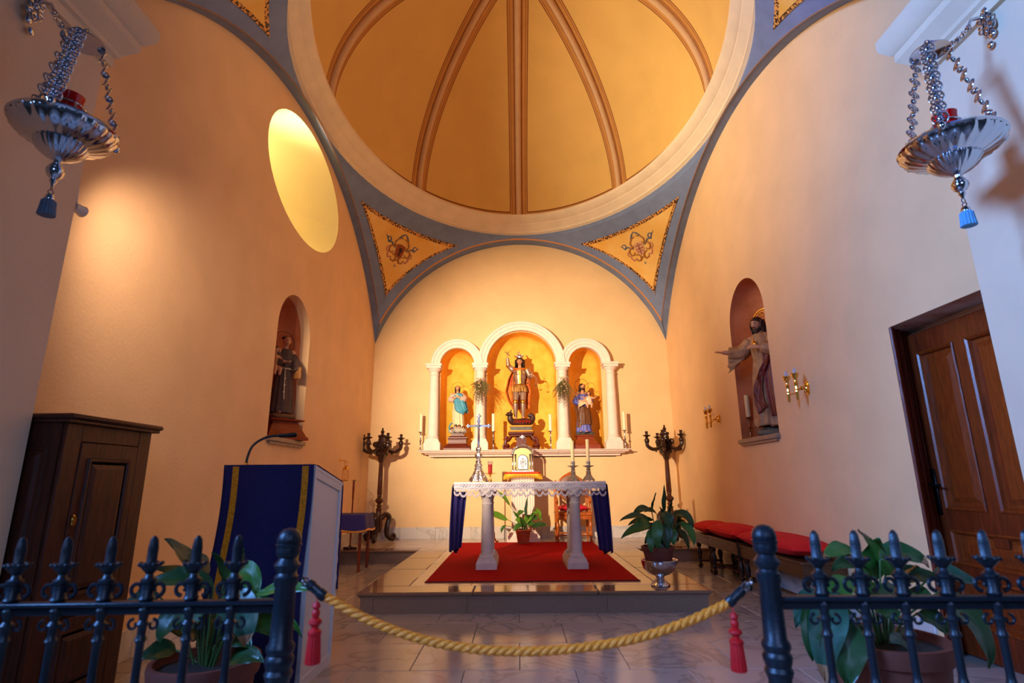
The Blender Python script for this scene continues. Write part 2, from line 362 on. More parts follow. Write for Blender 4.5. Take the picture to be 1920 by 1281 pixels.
for sx in (-1, 1):
    for sy in (1, -1):
        b = MB(); rows = []
        zsq = [ZTIP+(ZT-ZTIP)*(1-(1-k/30)**2) for k in range(31)]
        for z in zsq: rows.append([pend(sx, sy, z, k/28) for k in range(29)])
        # join to the ring
        rows.append([(XC+sx*(RA+.01)*cos(pi/2*k/28), YCR+sy*(RB+.01)*sin(pi/2*k/28), ZR0) for k in range(29)])
        rows.append([(XC+sx*(RA-.02)*cos(pi/2*k/28), YCR+sy*(RB-.02)*sin(pi/2*k/28), ZR0+.04) for k in range(29)])
        pd = b.grid(rows).build('pendentive', blue, ceil, recalc=False)
        def patch(z0, z1, ins, off, m, name, par):
            rows = []
            for k in range(19):
                z = lerp(z0, z1, k/18); L = slice_len(z); f = min(.5, ins/L)
                rows.append([pend(sx, sy, z, lerp(f, 1-f, j/20), off) for j in range(21)])
            return MB().grid(rows).build(name, m, par, recalc=False)
        bd = patch(4.40, 5.545, .245, .008, mosaic, 'mosaic_border', pd)
        bd2 = patch(4.545, 5.50, .305, .016, paint, 'painted_panel', pd)
        # coat of arms painted on the panel, laid on its surface
        zc, tc = 5.22, .5
        P0 = pend(sx, sy, zc, tc, .024); T1 = (pend(sx, sy, zc, .56, .024)-pend(sx, sy, zc, .44, .024)).normalized()*(1 if sx*sy < 0 else -1)
        T1 = -T1 if sx*sy < 0 else T1
        T1 = T1*(1 if True else 1)
        if (T1.x > 0) != True: T1 = -T1
        T2 = (pend(sx, sy, zc+.1, .5, .024)-P0).normalized(); Nn = T1.cross(T2)
        if Nn.y*sy > 0: Nn = -Nn
        q = lambda a, c, h=0: P0+T1*a*1.12+T2*c*1.1+Nn*h
        em = MB()
        def curl(pts, r, mi):
            em.tube([q(a, c) for a, c in pts], [1.3*r*(.5+.5*sin(pi*min(1, .15+.85*k/(len(pts)-1)))) for k in range(len(pts))], 5, mi)
        sh = [(-.085, .10), (0, .115), (.085, .10), (.08, -.05), (.045, -.10), (0, -.12), (-.045, -.10), (-.08, -.05)]
        em.add([q(a, c, .004) for a, c in sh], [tuple(range(8))], 3)
        if sx < 0: em.add([q(a, c, .010) for a, c in ((-.03, .05), (.02, .06), (.04, .0), (.01, -.03), (.03, -.07), (-.02, -.07), (0, -.02), (-.02, 0))], [tuple(range(8))], 4)
        else:
            em.tube([q(-.07, 0, .008), q(.07, 0, .008)], .007, 5, 5); em.tube([q(0, -.10, .008), q(0, .09, .008)], .007, 5, 5)
            for a, c in ((-.04, .05), (.04, .05), (-.04, -.05), (.04, -.05)): em.tube([q(a-.02, c, .008), q(a, c+.02, .008), q(a+.02, c-.01, .008)], .005, 4, 5)
        for s in (-1, 1):
            sp = lambda cx, cy, r0, a0, turns, dr=.6: [(cx+s*r0*(1-dr*k/16)*cos(a0+turns*2*pi*k/16), cy+r0*(1-dr*k/16)*sin(a0+turns*2*pi*k/16)) for k in range(17)]
            curl([(s*.02, .22), (s*.09, .20), (s*.14, .13), (s*.125, .06), (s*.10, .08)], .012, 0)
            curl(sp(.15*s, -.02, .085, 2.2, -.8), .013, 0); curl(sp(.09*s, -.155, .075, 1.2, .7), .014, 0)
            curl([(s*.12, .03), (s*.21, .10), (s*.27, .08), (s*.31, .15), (s*.36, .17), (s*.34, .21)], .011, 1)
            curl(sp(.27*s, .125, .05, 0, 1.0), .009, 1); curl([(s*.10, .20), (s*.05, .26), (0, .30)], .011, 1)
            curl(sp(.22*s, -.03, .05, 1.5, -.9), .009, 2); curl([(s*.12, -.14), (s*.19, -.16), (s*.22, -.10), (s*.20, -.05)], .013, 2)
            curl([(0, -.15), (s*.06, -.20), (s*.12, -.185), (s*.13, -.15)], .013, 0)
        for a in range(4): curl([(0, -.27), (.035*cos(a*pi/2+.4), -.27+.035*sin(a*pi/2+.4))], .011, 1)
        em.build('coat_of_arms', [gold_p, blue_p, pink_p, shield_a if sx < 0 else shield_b, dark_p, red_p], pd)
# ring cornice
prof = [(-.02, -.02), (0, 0), (.035, .015), (.035, .06), (.055, .075), (.085, .12), (.12, .15), (.125, .17), (.14, .175), (.17, .20), (.215, .235), (.225, .25), (.225, .30), (.16, .31), (.06, .32)]
rows = [[(XC+(RA-d)*cos(2*pi*i/120), YCR+(RB-d*1.15)*sin(2*pi*i/120), ZR0+z) for i in range(121)] for d, z in prof]
MB().grid(rows).build('ring_cornice', stonew, ceil, recalc=False, ang=28)
# dome
DA, DB, DZ0, DH = RA-.12, RB-.14, ZR0+.30, 2.30
def dome(p, th, off=0): return Vector((XC+(DA-off)*cos(p)*cos(th), YCR+(DB-off)*sin(p)*cos(th), DZ0+(DH-off)*sin(th)))
PH = [radians(a) for a in (90, 134, 178, 226, 270, 314, 362, 406)]
thm = .5*pi-.17
for k in range(8):
    p0, p1 = PH[k], PH[(k+1) % 8]+(2*pi if k == 7 else 0)
    if p1 < p0: p1 += 2*pi
    side = [0, .06, .072, .125, .133, .158, .172]; nr = 26
    thr = [0, .04, .05]+[.05+(thm-.09)*(i/(nr-1)) for i in range(1, nr)]+[thm-.02, thm]
    b = MB(); rows = []
    for th in thr:
        def Rl(p): return max(.15, sqrt((DA*sin(p))**2+(DB*cos(p))**2)*cos(th))
        L = [p0+s/Rl(p0) for s in side]; Rr = [p1-s/Rl(p1) for s in side][::-1]; a, c = L[-1], Rr[0]
        if a > c: md = (p0+p1)/2; L = [min(x, md) for x in L]; Rr = [max(x, md) for x in Rr]; a, c = L[-1], Rr[0]
        rows.append([dome(p, th) for p in L]+[dome(lerp(a, c, j/10), th) for j in range(1, 10)]+[dome(p, th) for p in Rr])
    nc_ = len(rows[0]); V = [p for r in rows for p in r]
    for i in range(len(rows)-1):
        for j in range(nc_-1):
            s = min(j, nc_-2-j); z = [1, 2, 1, 2, 1, 2][s] if s < 6 else 0
            if s == 0: z = 1
            if s >= 5 and (i == 1 or i == len(rows)-3): z = 2
            if s >= 5 and (i == 0 or i == len(rows)-2): z = 1
            q0 = i*nc_+j; b.f.append((q0, q0+1, q0+nc_+1, q0+nc_)); b.m.append(z)
    b.v = [tuple(p) for p in V]
    b.build('dome_panel', [domec, orange, dline], ceil, recalc=False)
    MB().tube([dome(p0, (thm+.05)*i/30, .012) for i in range(31)], .05, 10).build('dome_rib', domerib, ceil)
b = MB(); b.grid([[dome(2*pi*i/32, t) for i in range(33)] for t in (thm, thm+.05, thm+.1, pi/2-.001)], 0); b.build('dome_medallion', orange, ceil, recalc=False)
# ------------------------------------------------------------------ floors
fl_m = marble('grey_white_marble', (168, 158, 150), (138, 130, 126), .16)
fl_base = mat('floor_joint_mortar', (120, 112, 104), .7)
fl = MB().box((-6, -4, -.08), (6, 10.4, -.012)).build('floor', fl_base, smooth=False); tag(fl, kind='structure')
def slab_mesh(w, d, h, m, name, bev=.003): return MB().box((-w/2, -d/2, -h), (w/2, d/2, 0), bev=bev).mesh(name, m, smooth=False)
sm = slab_mesh(.697, .597, .02, fl_m, 'marble_slab')
def put(me, p, parent, name, rz=0):
    o = bpy.data.objects.new(name, me); C.objects.link(o); o.location = p; o.rotation_euler = (0, 0, rz); o.parent = parent; return o
for i in range(-4, 5):
    for j in range(1, 15):
        x, y = i*.7+(.35 if j % 2 else 0), j*.6
        if abs(x-.07) > 3.0: continue
        put(sm, (x, y, 0), fl, 'marble_slab')
# altar platform
granite = mat('brown_polished_granite', (128, 98, 78), .10, noise_s=160, amt=.28, detail=2)
riser_m = mat('brown_granite_riser', (134, 108, 90), .35, noise_s=160, amt=.25, detail=2)
plat_m = marble('platform_marble', (196, 176, 154), (172, 152, 132), .18)
PX0, PX1, PY0, PY1 = -1.477, 1.746, 5.42, 8.61
core = MB().box((PX0+.04, PY0+.04, 0), (PX1-.04, 10.3, ZP-.03)).box((XL, PY1+.04, 0), (XR, 10.3, ZP-.03)).build('floor_platform', riser_m, smooth=False); tag(core, kind='structure')
def nosing(name, a, c, dirx):   # slab with rounded nose, a..c rectangle (x0,y0,x1,y1)
    x0, y0, x1, y1 = c; b = MB(); b.box((x0, y0, ZP-.035), (x1, y1, ZP), bev=.010)
    return b.build(name, granite, core)
BW = .42
cuts = [PX0, PX0+.98, PX0+1.95, PX1-.35-.0]
xs = [PX0, -.42, .72, PX1]
for i in range(3): nosing('border_slab', 0, (xs[i]+.001, PY0, xs[i+1]-.001, PY0+BW-.1), 0)
ys = [PY0+BW-.1, 6.8, 7.75, PY1]
for i in range(3):
    nosing('border_slab', 0, (PX0, ys[i]+.001, PX0+BW, ys[i+1]-.001), 0); nosing('border_slab', 0, (PX1-BW, ys[i]+.001, PX1, ys[i+1]-.001), 0)
for a, c in ((XL, -2.0), (-2.0, PX0+.001)): nosing('border_slab', 0, (a, PY1, c, PY1+.30), 0)
for a, c in ((PX1-.001, 2.3), (2.3, XR)): nosing('border_slab', 0, (a, PY1, c, PY1+.30), 0)
# marble field of the platform
for (x0, x1, y0, y1, nx, ny) in ((PX0+BW, PX1-BW, PY0+BW-.1, PY1+.30, 4, 6), (XL, XR, PY1+.30, YB, 8, 2), (PX0, PX0+BW, PY1, PY1+.30, 1, 1), (PX1-BW, PX1, PY1, PY1+.30, 1, 1)):
    w_, d_ = (x1-x0)/nx, (y1-y0)/ny; me = slab_mesh(w_-.003, d_-.003, .03, plat_m, 'platform_slab', .002)
    for i in range(nx):
        for j in range(ny): put(me, (x0+w_*(i+.5), y0+d_*(j+.5), ZP), core, 'platform_slab')
# risers
rs = [(PX0+.03, -1.33), (-1.33, -.47), (-.47, .80), (.80, PX1-.03)]
for a, c in rs: MB().box((a+.002, PY0+.025, 0), (c-.002, PY0+.045, ZP-.036)).build('riser_tile', riser_m, core, smooth=False)
MB().box((PX0+.02, PY0+.018, ZP-.052), (PX1-.02, PY0+.05, ZP-.036)).build('riser_moulding', riser_m, core, smooth=False)
for sx_, x in ((1, PX0+.03), (-1, PX1-.03)):
    for a, c in ((PY0+.03, 6.5), (6.5, 7.6), (7.6, PY1)): MB().box((x, a+.002, 0), (x+sx_*.015, c-.002, ZP-.036)).build('riser_tile', riser_m, core, smooth=False)
for a, c in ((XL, -2.2), (-2.2, PX0+.03), (PX1-.03, 2.25), (2.25, XR)): MB().box((a+.002, PY1+.025, 0), (c-.002, PY1+.045, ZP-.036)).build('riser_tile', riser_m, core, smooth=False)
# marble skirting
bbm = marble('white_marble_skirting', (206, 198, 192), (178, 172, 170), .25)
bb = empty('baseboard_back', kind='structure'); x = XL
while x < XR-.02:
    x2 = min(XR, x+.62); MB().box((x+.001, YB-.02, ZP), (x2-.001, YB, ZP+.20), bev=.003).build('skirting_slab', bbm, bb); x = x2
for nm, X0, sg in (('left', XL, 1), ('right', XR, -1)):
    bb = empty('baseboard_'+nm, kind='structure'); y = 2.98 if nm == 'left' else 4.15
    while y < YB-.05:
        y2 = min(YB-.02, y+.60); z0 = ZP if y >= PY1 else 0
        if y < PY1 < y2: y2 = PY1
        MB().box((X0, y+.001, z0), (X0+sg*.02, y2-.001, z0+.20), bev=.003).build('skirting_slab', bbm, bb); y = y2
# ------------------------------------------------------------------ figures
def head(b, c, h, yaw=0, tilt=0, mi=0, nose=1):
    """c = centre of the head, h = its height; faces -Y turned by yaw"""
    n, m = 24, 18; rings = []
    M = Matrix.Translation(Vector(c)) @ Euler((tilt, 0, yaw)).to_matrix().to_4x4()
    for i in range(m+1):
        p = pi*i/m; z = -cos(p); r = max(1e-3, sin(p)); ring = []
        for j in range(n):
            a = 2*pi*j/n; x, y = r*cos(a), r*sin(a)
            X, Y, Z = x*.37*h, y*.45*h, z*.5*h
            if z < .1: k = (.1-z)/1.1; X *= 1-.38*k**1.3; Y = Y*(1-.22*k)-.03*h*k
            if y < 0:
                g = lambda x0, z0, sx, sz: math.exp(-((x-x0)/sx)**2-((z-z0)/sz)**2)
                Y -= h*nose*(.10*g(0, -.12, .13, .17)+.03*g(0, .12, .1, .3)+.025*g(0, -.45, .2, .07)+.02*g(0, -.58, .22, .06)+.03*g(0, -.85, .25, .15)+.02*g(0, .28, .6, .09))
                Y += h*nose*.045*(g(.36, .08, .17, .12)+g(-.36, .08, .17, .12))
            ring.append(M @ Vector((X, Y, Z)))
        rings.append(ring)
    b.loft(rings, mi)
    for s in (-1, 1): b.ball((0, 0, 0), h*.11, 8, 6, mi, (.35, .6, 1)); k = 8*7; b.xf(M @ Matrix.Translation((s*.37*h, .02*h, -.02*h)), len(b.v)-k)
    return M
def hand(b, wrist, d, nrm, s, curl=.3, mi=0, spread=.18, thumb=1):
    """s = hand length, d = pointing direction, nrm = back-of-hand normal"""
    d = Vector(d).normalized(); nrm = Vector(nrm); nrm = (nrm-d*nrm.dot(d)).normalized(); x = d.cross(nrm); w = Vector(wrist)
    b.tube([w, w+d*s*.12, w+d*s*.3, w+d*s*.5], [s*.13, s*.17, s*.21, s*.19], 10, mi, flat=.45, up=nrm)
    for i, (L, q) in enumerate(((.38, -1.5), (.44, -.5), (.42, .5), (.33, 1.5))):
        base = w+d*s*.46+x*q*s*.105; dd = (d+x*q*spread*.5).normalized(); P = [base]; a = 0
        for k in range(3):
            a += curl*(.5+.3*k); P.append(P[-1]+(dd*cos(a)-nrm*sin(a))*s*L*(.42, .33, .25)[k])
        b.tube(P, [s*.055, s*.052, s*.046, s*.034], 7, mi)
    t0 = w+d*s*.15-x*s*.15*thumb; t = (d*.8-x*.75*thumb-nrm*.25).normalized()
    b.tube([w+d*s*.08, t0, t0+t*s*.2, t0+(t+d*.4).normalized()*s*.38], [s*.08, s*.075, s*.06, s*.042], 7, mi)
def figure(parent, H, m, name='body', rs=None, ls=None, re=None, le=None, rh=None, lh=None, headyaw=0, headtilt=0, rf=(-.06, -.02, 0), lf=(.06, .0, 0), rk=None, lk=None, hd=None, hands=True, rdir=None, ldir=None, rn=(0, 0, 1), ln=(0, 0, 1), legs=True, rcurl=.3, lcurl=.3, lean=0):
    """figure standing at the origin, its right side at -X, facing -Y; joints as fractions of H"""
    k = lambda p: Vector(p)*H
    hd = hd or (lean, -.01, .935); b = MB()
    b.tube([k((0, .01, .47)), k((0, .01, .53)), k((lean*.4, .01, .60)), k((lean*.8, .005, .70)), k((lean, .01, .79)), k((lean, .01, .83))], [H*v for v in (.075, .088, .070, .088, .078, .035)], 16, flat=.68, up=(0, 1, 0))
    b.tube([k((lean, .012, .80)), k((hd[0], hd[1]+.012, .89))], [H*.034, H*.030], 10)
    head(b, k(hd), H*.132, headyaw, headtilt)
    rs = rs or (-.105+lean, .01, .805); ls = ls or (.105+lean, .01, .805)
    for s, e, h, dr, nn, cu, th in ((rs, re or (-.14, .0, .63), rh or (-.12, -.08, .50), rdir, rn, rcurl, 1), (ls, le or (.14, .0, .63), lh or (.12, -.08, .50), ldir, ln, lcurl, -1)):
        S_, E_, W_ = k(s), k(e), k(h); b.tube([S_+(k((lean, .01, .79))-S_)*.5, S_, lerp(S_, E_, .5), E_, lerp(E_, W_, .35), W_], [H*v for v in (.04, .043, .036, .029, .030, .020)], 10)
        if hands: hand(b, W_, dr or (W_-E_), nn, H*.105, cu, thumb=th)
    if legs:
        for f, kn, s in ((rf, rk, -1), (lf, lk, 1)):
            kn = kn or (f[0]*1.0, f[1]-.02, .27); hp = k((s*.05, .01, .50)); K = k(kn); A = k((f[0], f[1]+.02, f[2]+.04))
            b.tube([hp, lerp(hp, K, .4), K, lerp(K, A, .35), A], [H*v for v in (.058, .052, .036, .038, .022)], 12)
            b.tube([A+Vector((0, H*.02, -H*.01)), k((f[0], f[1]-.03, f[2]+.022)), k((f[0]*1.15, f[1]-.085, f[2]+.014))], [H*.024, H*.025, H*.018], 8, flat=.8)
    o = part(b, name, m, parent); setmods(o, ('REMESH', dict(mode='VOXEL', voxel_size=H/115, use_smooth_shade=True)), ('SMOOTH', dict(factor=.5, iterations=2))); return o
def drape(levels, folds=9, amp=.05, ph=0, n=72, a0=0, a1=2*pi, tw=0, seed=1, cap=False):
    """cloth around the figure: levels of (z, rx, ry, cx, cy)"""
    b = MB(); rows = []; full = abs(a1-a0-2*pi) < 1e-6; m = len(levels)
    L = []; 
    for i in range(m-1):
        for k in range(6): t = k/6; L.append((tuple(lerp(levels[i][j], levels[i+1][j], t*t*(3-2*t)) for j in range(5)), (i+t)/(m-1)))
    L.append((levels[-1], 1))
    for (z, rx, ry, cx, cy), t in L:
        row = []
        for j in range(n+1):
            a = a0+(a1-a0)*j/n; f = cos(folds*a+ph+tw*t)+.5*cos(folds*1.63*a+seed+tw*t*1.5)+.35*sin((folds*.5+.5)*a*2+seed*2-t*3)
            if full: f = cos(folds*a+ph+tw*t)+.5*cos(int(folds*1.6)*a+seed+tw*t*1.5)+.35*sin((folds+3)*a+seed*2-t*3)
            q = 1+amp*f*(.25+.75*t); row.append((cx+rx*q*cos(a), cy+ry*q*sin(a), z+.004*sin(5*a+seed)*t))
        rows.append(row)
    b.grid(rows)
    if cap: b.add([tuple(p) for p in rows[-1][:-1]], [tuple(range(n))])
    return b
def cloth(b, name, m, parent, th=.006, **k):
    o = part(b, name, m, parent, ang=80, **k); setmods(o, ('SOLIDIFY', dict(thickness=th, offset=0))); return o
def sleeve(P, r, folds=6, amp=.10, n=20, flat=1):
    b = MB(); Q = spline(P, 5); k = len(Q); rr = [lerp(r[min(int(i/(k-1)*(len(r)-1)), len(r)-2)], r[min(int(i/(k-1)*(len(r)-1)), len(r)-2)+1], (i/(k-1)*(len(r)-1)) % 1 if i < k-1 else 1) for i in range(k)]
    s = len(b.v); b.tube(Q, rr, n, cap=False)
    for i in range(len(Q)):
        for j in range(n):
            v = Vector(b.v[s+i*n+j]); b.v[s+i*n+j] = tuple(Q[i]+(v-Q[i])*(1+amp*cos(folds*2*pi*j/n+i*.35)))
    return b
def hair(b, c, h, yaw=0, tilt=0, length=.9, vol=1.0, curl=.02, n=34, seed=3, front=-.15):
    """cap of the skull plus locks falling round the back and sides"""
    rr = random.Random(seed); M = Matrix.Translation(Vector(c)) @ Euler((tilt, 0, yaw)).to_matrix().to_4x4(); i0 = len(b.v)
    rings = []
    for i in range(9):
        p = pi*.52*i/8; rings.append([((.395*h*vol)*sin(p)*cos(2*pi*j/20), .02*h+(.47*h*vol)*sin(p)*sin(2*pi*j/20), .53*h*cos(p)+.01*h) for j in range(20)])
    i1 = len(b.v); b.loft(rings); b.xf(Matrix.Rotation(-.62, 4, 'X'), i1)
    for k in range(n):
        a = lerp(-.10*pi, 1.10*pi, k/(n-1)); x, y = cos(a), sin(a)
        L = length*(.85+.3*rr.random()); P = []
        for s in range(9):
            t = s/8; rx = .385*h*vol*(1+.10*sin(t*2.5)); ry = .44*h*vol*(1+.12*t)
            P.append((x*rx+curl*sin(t*14+k*2)*(1 if curl else 0), .03*h+y*ry+curl*cos(t*14+k*1.3), .22*h-t*L*h))
        b.tube(P, [h*.05, h*.065, h*.065, h*.06, h*.06, h*.055, h*.05, h*.04, h*.02], 6)
    b.xf(M, i0); return b
def face_bits(parent, c, h, yaw, tilt, beard=False, hairm=None, brow=None):
    M = Matrix.Translation(Vector(c)) @ Euler((tilt, 0, yaw)).to_matrix().to_4x4()
    for s in (-1, 1): b = MB().ball((s*.135*h, -.395*h, .035*h), h*.045, 8, 6, 0, (1.2, .5, .7)); b.xf(M); part(b, 'eye', mat('painted_eye', (40, 26, 20), .3), parent)
    for s in (-1, 1): b = MB().tube([(s*.06*h, -.43*h, .11*h), (s*.14*h, -.425*h, .14*h), (s*.23*h, -.37*h, .11*h)], h*.014, 5); b.xf(M); part(b, 'eyebrow', brow or hairm or mat('dark_brown_hair', (52, 30, 18), .6), parent)
    b = MB().tube([(-.09*h, -.415*h, -.225*h), (0, -.455*h, -.22*h), (.09*h, -.415*h, -.225*h)], [h*.012, h*.026, h*.012], 6); b.xf(M); part(b, 'lips', mat('painted_lips', (160, 74, 58), .5), parent)
    if beard:
        b = MB(); rr = random.Random(5)
        for k in range(26):
            a = lerp(-.95*pi, -.05*pi, k/25); x, y = cos(a), sin(a)
            b.tube([(x*.33*h, y*.30*h, -.14*h-.18*h*abs(y)), (x*.27*h, y*.36*h, -.32*h-.1*h*abs(y)), (x*.16*h, y*.37*h-.02*h, -.44*h-.14*h*abs(y))], [h*.035, h*.055, h*.02], 6)
        b.tube([(-.13*h, -.40*h, -.25*h), (-.05*h, -.46*h, -.165*h), (0, -.465*h, -.16*h), (.05*h, -.46*h, -.165*h), (.13*h, -.40*h, -.25*h)], [h*.02, h*.03, h*.02, h*.03, h*.02], 6)
        b.xf(M); part(b, 'beard', hairm, parent)
def halo(parent, c, r, m, rays=0, tilt=0):
    b = MB().torus((0, 0, 0), r, .0035, 48, 6, 'y')
    b.tube([(0, 0, -r), (0, 0, -r*.5)], .003, 5)
    b.xf(Matrix.Translation(Vector(c)) @ Matrix.Rotation(tilt, 4, 'X')); return part(b, 'halo', m, parent)
skin = mat('painted_flesh', (214, 152, 112), .5, noise_s=8, amt=.05); skind = mat('painted_flesh_dark', (200, 140, 100), .5, noise_s=8, amt=.06)
hairb = mat('dark_brown_hair', (52, 30, 18), .6); hairr = mat('auburn_hair', (84, 46, 24), .6)
goldm = mat('polished_gold', (220, 160, 60), .25, 1); brass = mat('polished_brass', (214, 160, 70), .2, 1); silver = mat('polished_silver', (205, 205, 212), .16, 1)
silvr = mat('chased_silver', (200, 200, 208), .28, 1, bump=.9, bump_s=55); iron = mat('dark_iron_wire', (60, 48, 38), .5, .7)
mahog = mat('mahogany_varnish', (112, 40, 18), .42, noise_s=7, col2=(78, 24, 12), stretch=(1, 1, 6)); mahog2 = mat('orange_mahogany_varnish', (150, 62, 22), .42, noise_s=7, col2=(112, 42, 16), stretch=(1, 1, 6))
darkw = mat('dark_carved_wood', (62, 32, 20), .28, noise_s=14, col2=(34, 17, 12), bump=.3, bump_s=40)
# ------------------------------------------------------------------ stone retable
stone = mat('pinkish_white_stone', (240, 216, 200), .7, noise_s=9, amt=.05, bump=.15, bump_s=70)
ret = thing('stone_retable', 'white stone triple-arched altarpiece with four columns set on the back wall', 'altarpiece', (.05, YB, ZL))
RX, RY = .05, YB
rp = lambda x, y, z: (x-RX, y-RY, z-ZL)
x0, x1 = at(783, 846, Y=9.95).x, at(1185, 845, Y=9.95).x
# ledge in lengths of stone
pf = [(.0, -.13), (.0, -.115), (.06, -.11), (.07, -.09), (.07, -.075), (.13, -.07), (.15, -.05), (.19, -.045), (.205, -.02), (.235, -.015), (.24, 0), (0, 0)]
seg = [x0, at(915, 845, Y=9.95).x, at(1048, 845, Y=9.95).x, x1]
for i in range(3):
    b = MB(); a, c = seg[i]+.0015, seg[i+1]-.0015; rows = []
    for xx, e in ((a, i == 0), (c, i == 2)):
        rows.append([rp(xx+((.24-d) if xx == a and e else (-(.24-d) if e else 0)), YB-d, ZL+z) for d, z in pf])
    b.loft(rows); part(b, 'ledge_stone', stone, ret, ang=25)
colp = [(.105, .20), (.105, .215), (.112, .225), (.112, .24), (.098, .25), (.096, .26), (.092, .55), (.086, 1.0), (.078, 1.36), (.088, 1.37), (.088, 1.385), (.078, 1.395), (.078, 1.42), (.09, 1.44), (.12, 1.47), (.125, 1.485)]
CX = [at(p, 760, Y=10.1).x for p in (813, 900.5, 1056, 1147)]
for cx in CX:
    b = MB()
    b.box(rp(cx-.15, 9.97, ZL), rp(cx+.15, YB, ZL+.13), bev=.006)
    b.loft([[rp(cx+sx*w, 10.10+sy*d if sy < 0 else YB, ZL+z) for sx, sy in ((-1, -1), (1, -1), (1, 1), (-1, 1))] for z, w, d in ((.13, .14, .12), (.20, .105, .10))])
    b.lathe(colp, rp(cx, 10.10, ZL), 28)
    b.box(rp(cx-.135, 9.965, ZL+1.485), rp(cx+.135, YB, ZL+1.53), bev=.005); b.box(rp(cx-.15, 9.95, ZL+1.53), rp(cx+.15, YB, ZL+1.575), bev=.005)
    part(b, 'column', stone, ret, ang=30)
ap = [(0, 0), (0, .11), (.012, .115), (.05, .115), (.055, .13), (.11, .135), (.118, .15), (.155, .155), (.165, .145), (.165, 0)]
for c, hw, z in NIC:
    r = hw+.004; b = MB(); rows = []
    for dr, d in ap:
        rows.append([rp(c-(r+dr)*cos(pi*k/40), YB-d*(1 if c else 1), ZL+1.575+(r+dr)*sin(pi*k/40)) for k in range(41)])
    b.loft(rows, 0, False, False); part(b, 'arch_moulding', stone, ret, ang=25)
# ------------------------------------------------------------------ the three statues of the retable
def pedestal(parent, prof, m, name='pedestal', sy=1):
    """square stepped pedestal: (halfwidth, z)"""
    b = MB().loft([[(x*w, y*w*sy, z) for x, y in ((-1, -1), (1, -1), (1, 1), (-1, 1))] for w, z in prof]); return part(b, name, m, parent, ang=25)
# left: woman in pale robe and blue mantle
px = at(858, 843, Y=10.22)
t = thing('saint_statue', 'statue of a woman in cream robe and blue mantle, in the left retable arch', 'statue', (px.x, 10.24, ZL))
pedestal(t, [(.24, 0), (.24, .04), (.225, .05), (.235, .07), (.22, .085), (.20, .09), (.17, .12), (.16, .16), (.165, .20), (.18, .215), (.18, .235), (.15, .25), (.13, .26), (.13, .285), (.10, .29), (.10, .31)], mahog, sy=.72)
b = MB(); rr = random.Random(2)
for k in range(26):
    a = rr.random()*2*pi; q = rr.random(); b.ball((.12*cos(a)*q**.5, .075*sin(a)*q**.5, .34+.075*(1-q)+.01*rr.random()), .045+.02*rr.random(), 10, 7, 0, (1.2, 1, .75))
o = part(b, 'cloud_base', mat('painted_cloud', (176, 172, 158), .7, noise_s=12, amt=.15), t); setmods(o, ('REMESH', dict(mode='VOXEL', voxel_size=.007, use_smooth_shade=True)))
for k, (x, z) in enumerate(((-.035, .43), (.03, .425), (.105, .40), (-.10, .38))):
    b = MB(); head(b, (x, -.085, z), .055, .3*(k-1), 0); part(b, 'cherub_head', skin, t); b = MB().ball((x, -.078, z+.012), .031, 10, 7); part(b, 'cherub_hair', hairr, t)
Z0 = .40; H = .80
g = empty('figure_frame') if False else None
F = MB()
tt = t
def sub(parent, dz, dx=0, dy=0): 
    return Matrix.Translation((dx, dy, dz))
def shift(o, v): o.location = v; return o
hc = (.0, -.008, .748)
o = figure(t, H, skin, rs=(-.10, .01, .80), re=(-.15, -.04, .655), rh=(-.03, -.13, .70), ls=(.10, .01, .80), le=(.15, -.04, .66), lh=(.05, -.13, .70), rdir=(.6, -.1, .3), ldir=(-.5, -.1, .3), headyaw=.15, headtilt=-.35, rn=(0, -1, .2), ln=(0, -1, .2), legs=False); shift(o, (-.02, 0, Z0))
b = drape([(.655, .03, .028, -.02, .01), (.63, .075, .055, -.02, .01), (.55, .085, .062, -.02, .005), (.47, .072, .055, -.02, .01), (.33, .095, .07, -.01, 0), (.16, .10, .075, .0, 0), (.0, .095, .07, .015, -.005)], 9, .09, seed=4); o = cloth(b, 'robe', mat('cream_gilded_robe', (226, 200, 158), .5, noise_s=14, amt=.12), t); shift(o, (0, 0, Z0))
for s, P in ((-1, [(-.09, .01, .63), (-.135, -.03, .53), (-.075, -.09, .55)]), (1, [(.05, .01, .63), (.105, -.03, .54), (.04, -.09, .555)])):
    o = cloth(sleeve(P, [.042, .058, .03], 5), 'sleeve', mat('rose_sleeve', (222, 178, 158), .55, noise_s=10, amt=.1), t); shift(o, (0, 0, Z0))
mant = mat('sky_blue_mantle', (72, 148, 172), .5, noise_s=10, amt=.15)
b = MB(); rows = []
for k in range(16):
    s = k/15; c = spline([(-.075, -.05, .60), (.0, -.085, .54), (.035, -.10, .42), (.10, -.09, .33), (.145, -.05, .29)], 4)[min(16, k)]
    w_ = .05+.055*sin(pi*min(1, s*1.15)); rows.append([(c.x+w_*(j/12-.5)*1.5+.0, c.y+.012*sin(j*1.5+s*5)+.02*abs(j/12-.5)*2, c.z+w_*(j/12-.5)*1.9) for j in range(13)])
o = cloth(b.grid(rows), 'mantle', mant, t, .008); shift(o, (0, 0, Z0))
b = drape([(.64, .07, .05, -.02, .02), (.55, .105, .07, .01, .02), (.45, .115, .075, .03, .02), (.36, .12, .07, .045, .02), (.29, .115, .06, .06, .02)], 6, .08, a0=-.35, a1=pi*.75); o = cloth(b, 'mantle', mant, t, .008); shift(o, (0, 0, Z0))
b = MB().tube(spline([(-.07, .02, .10), (-.13, -.02, .09), (-.155, -.03, .03), (-.15, -.03, -.03)], 4), .028, 8, flat=.5); o = part(b, 'mantle_tail', mant, t); shift(o, (0, 0, Z0))
hp = (-.02, -.008, Z0+.748)
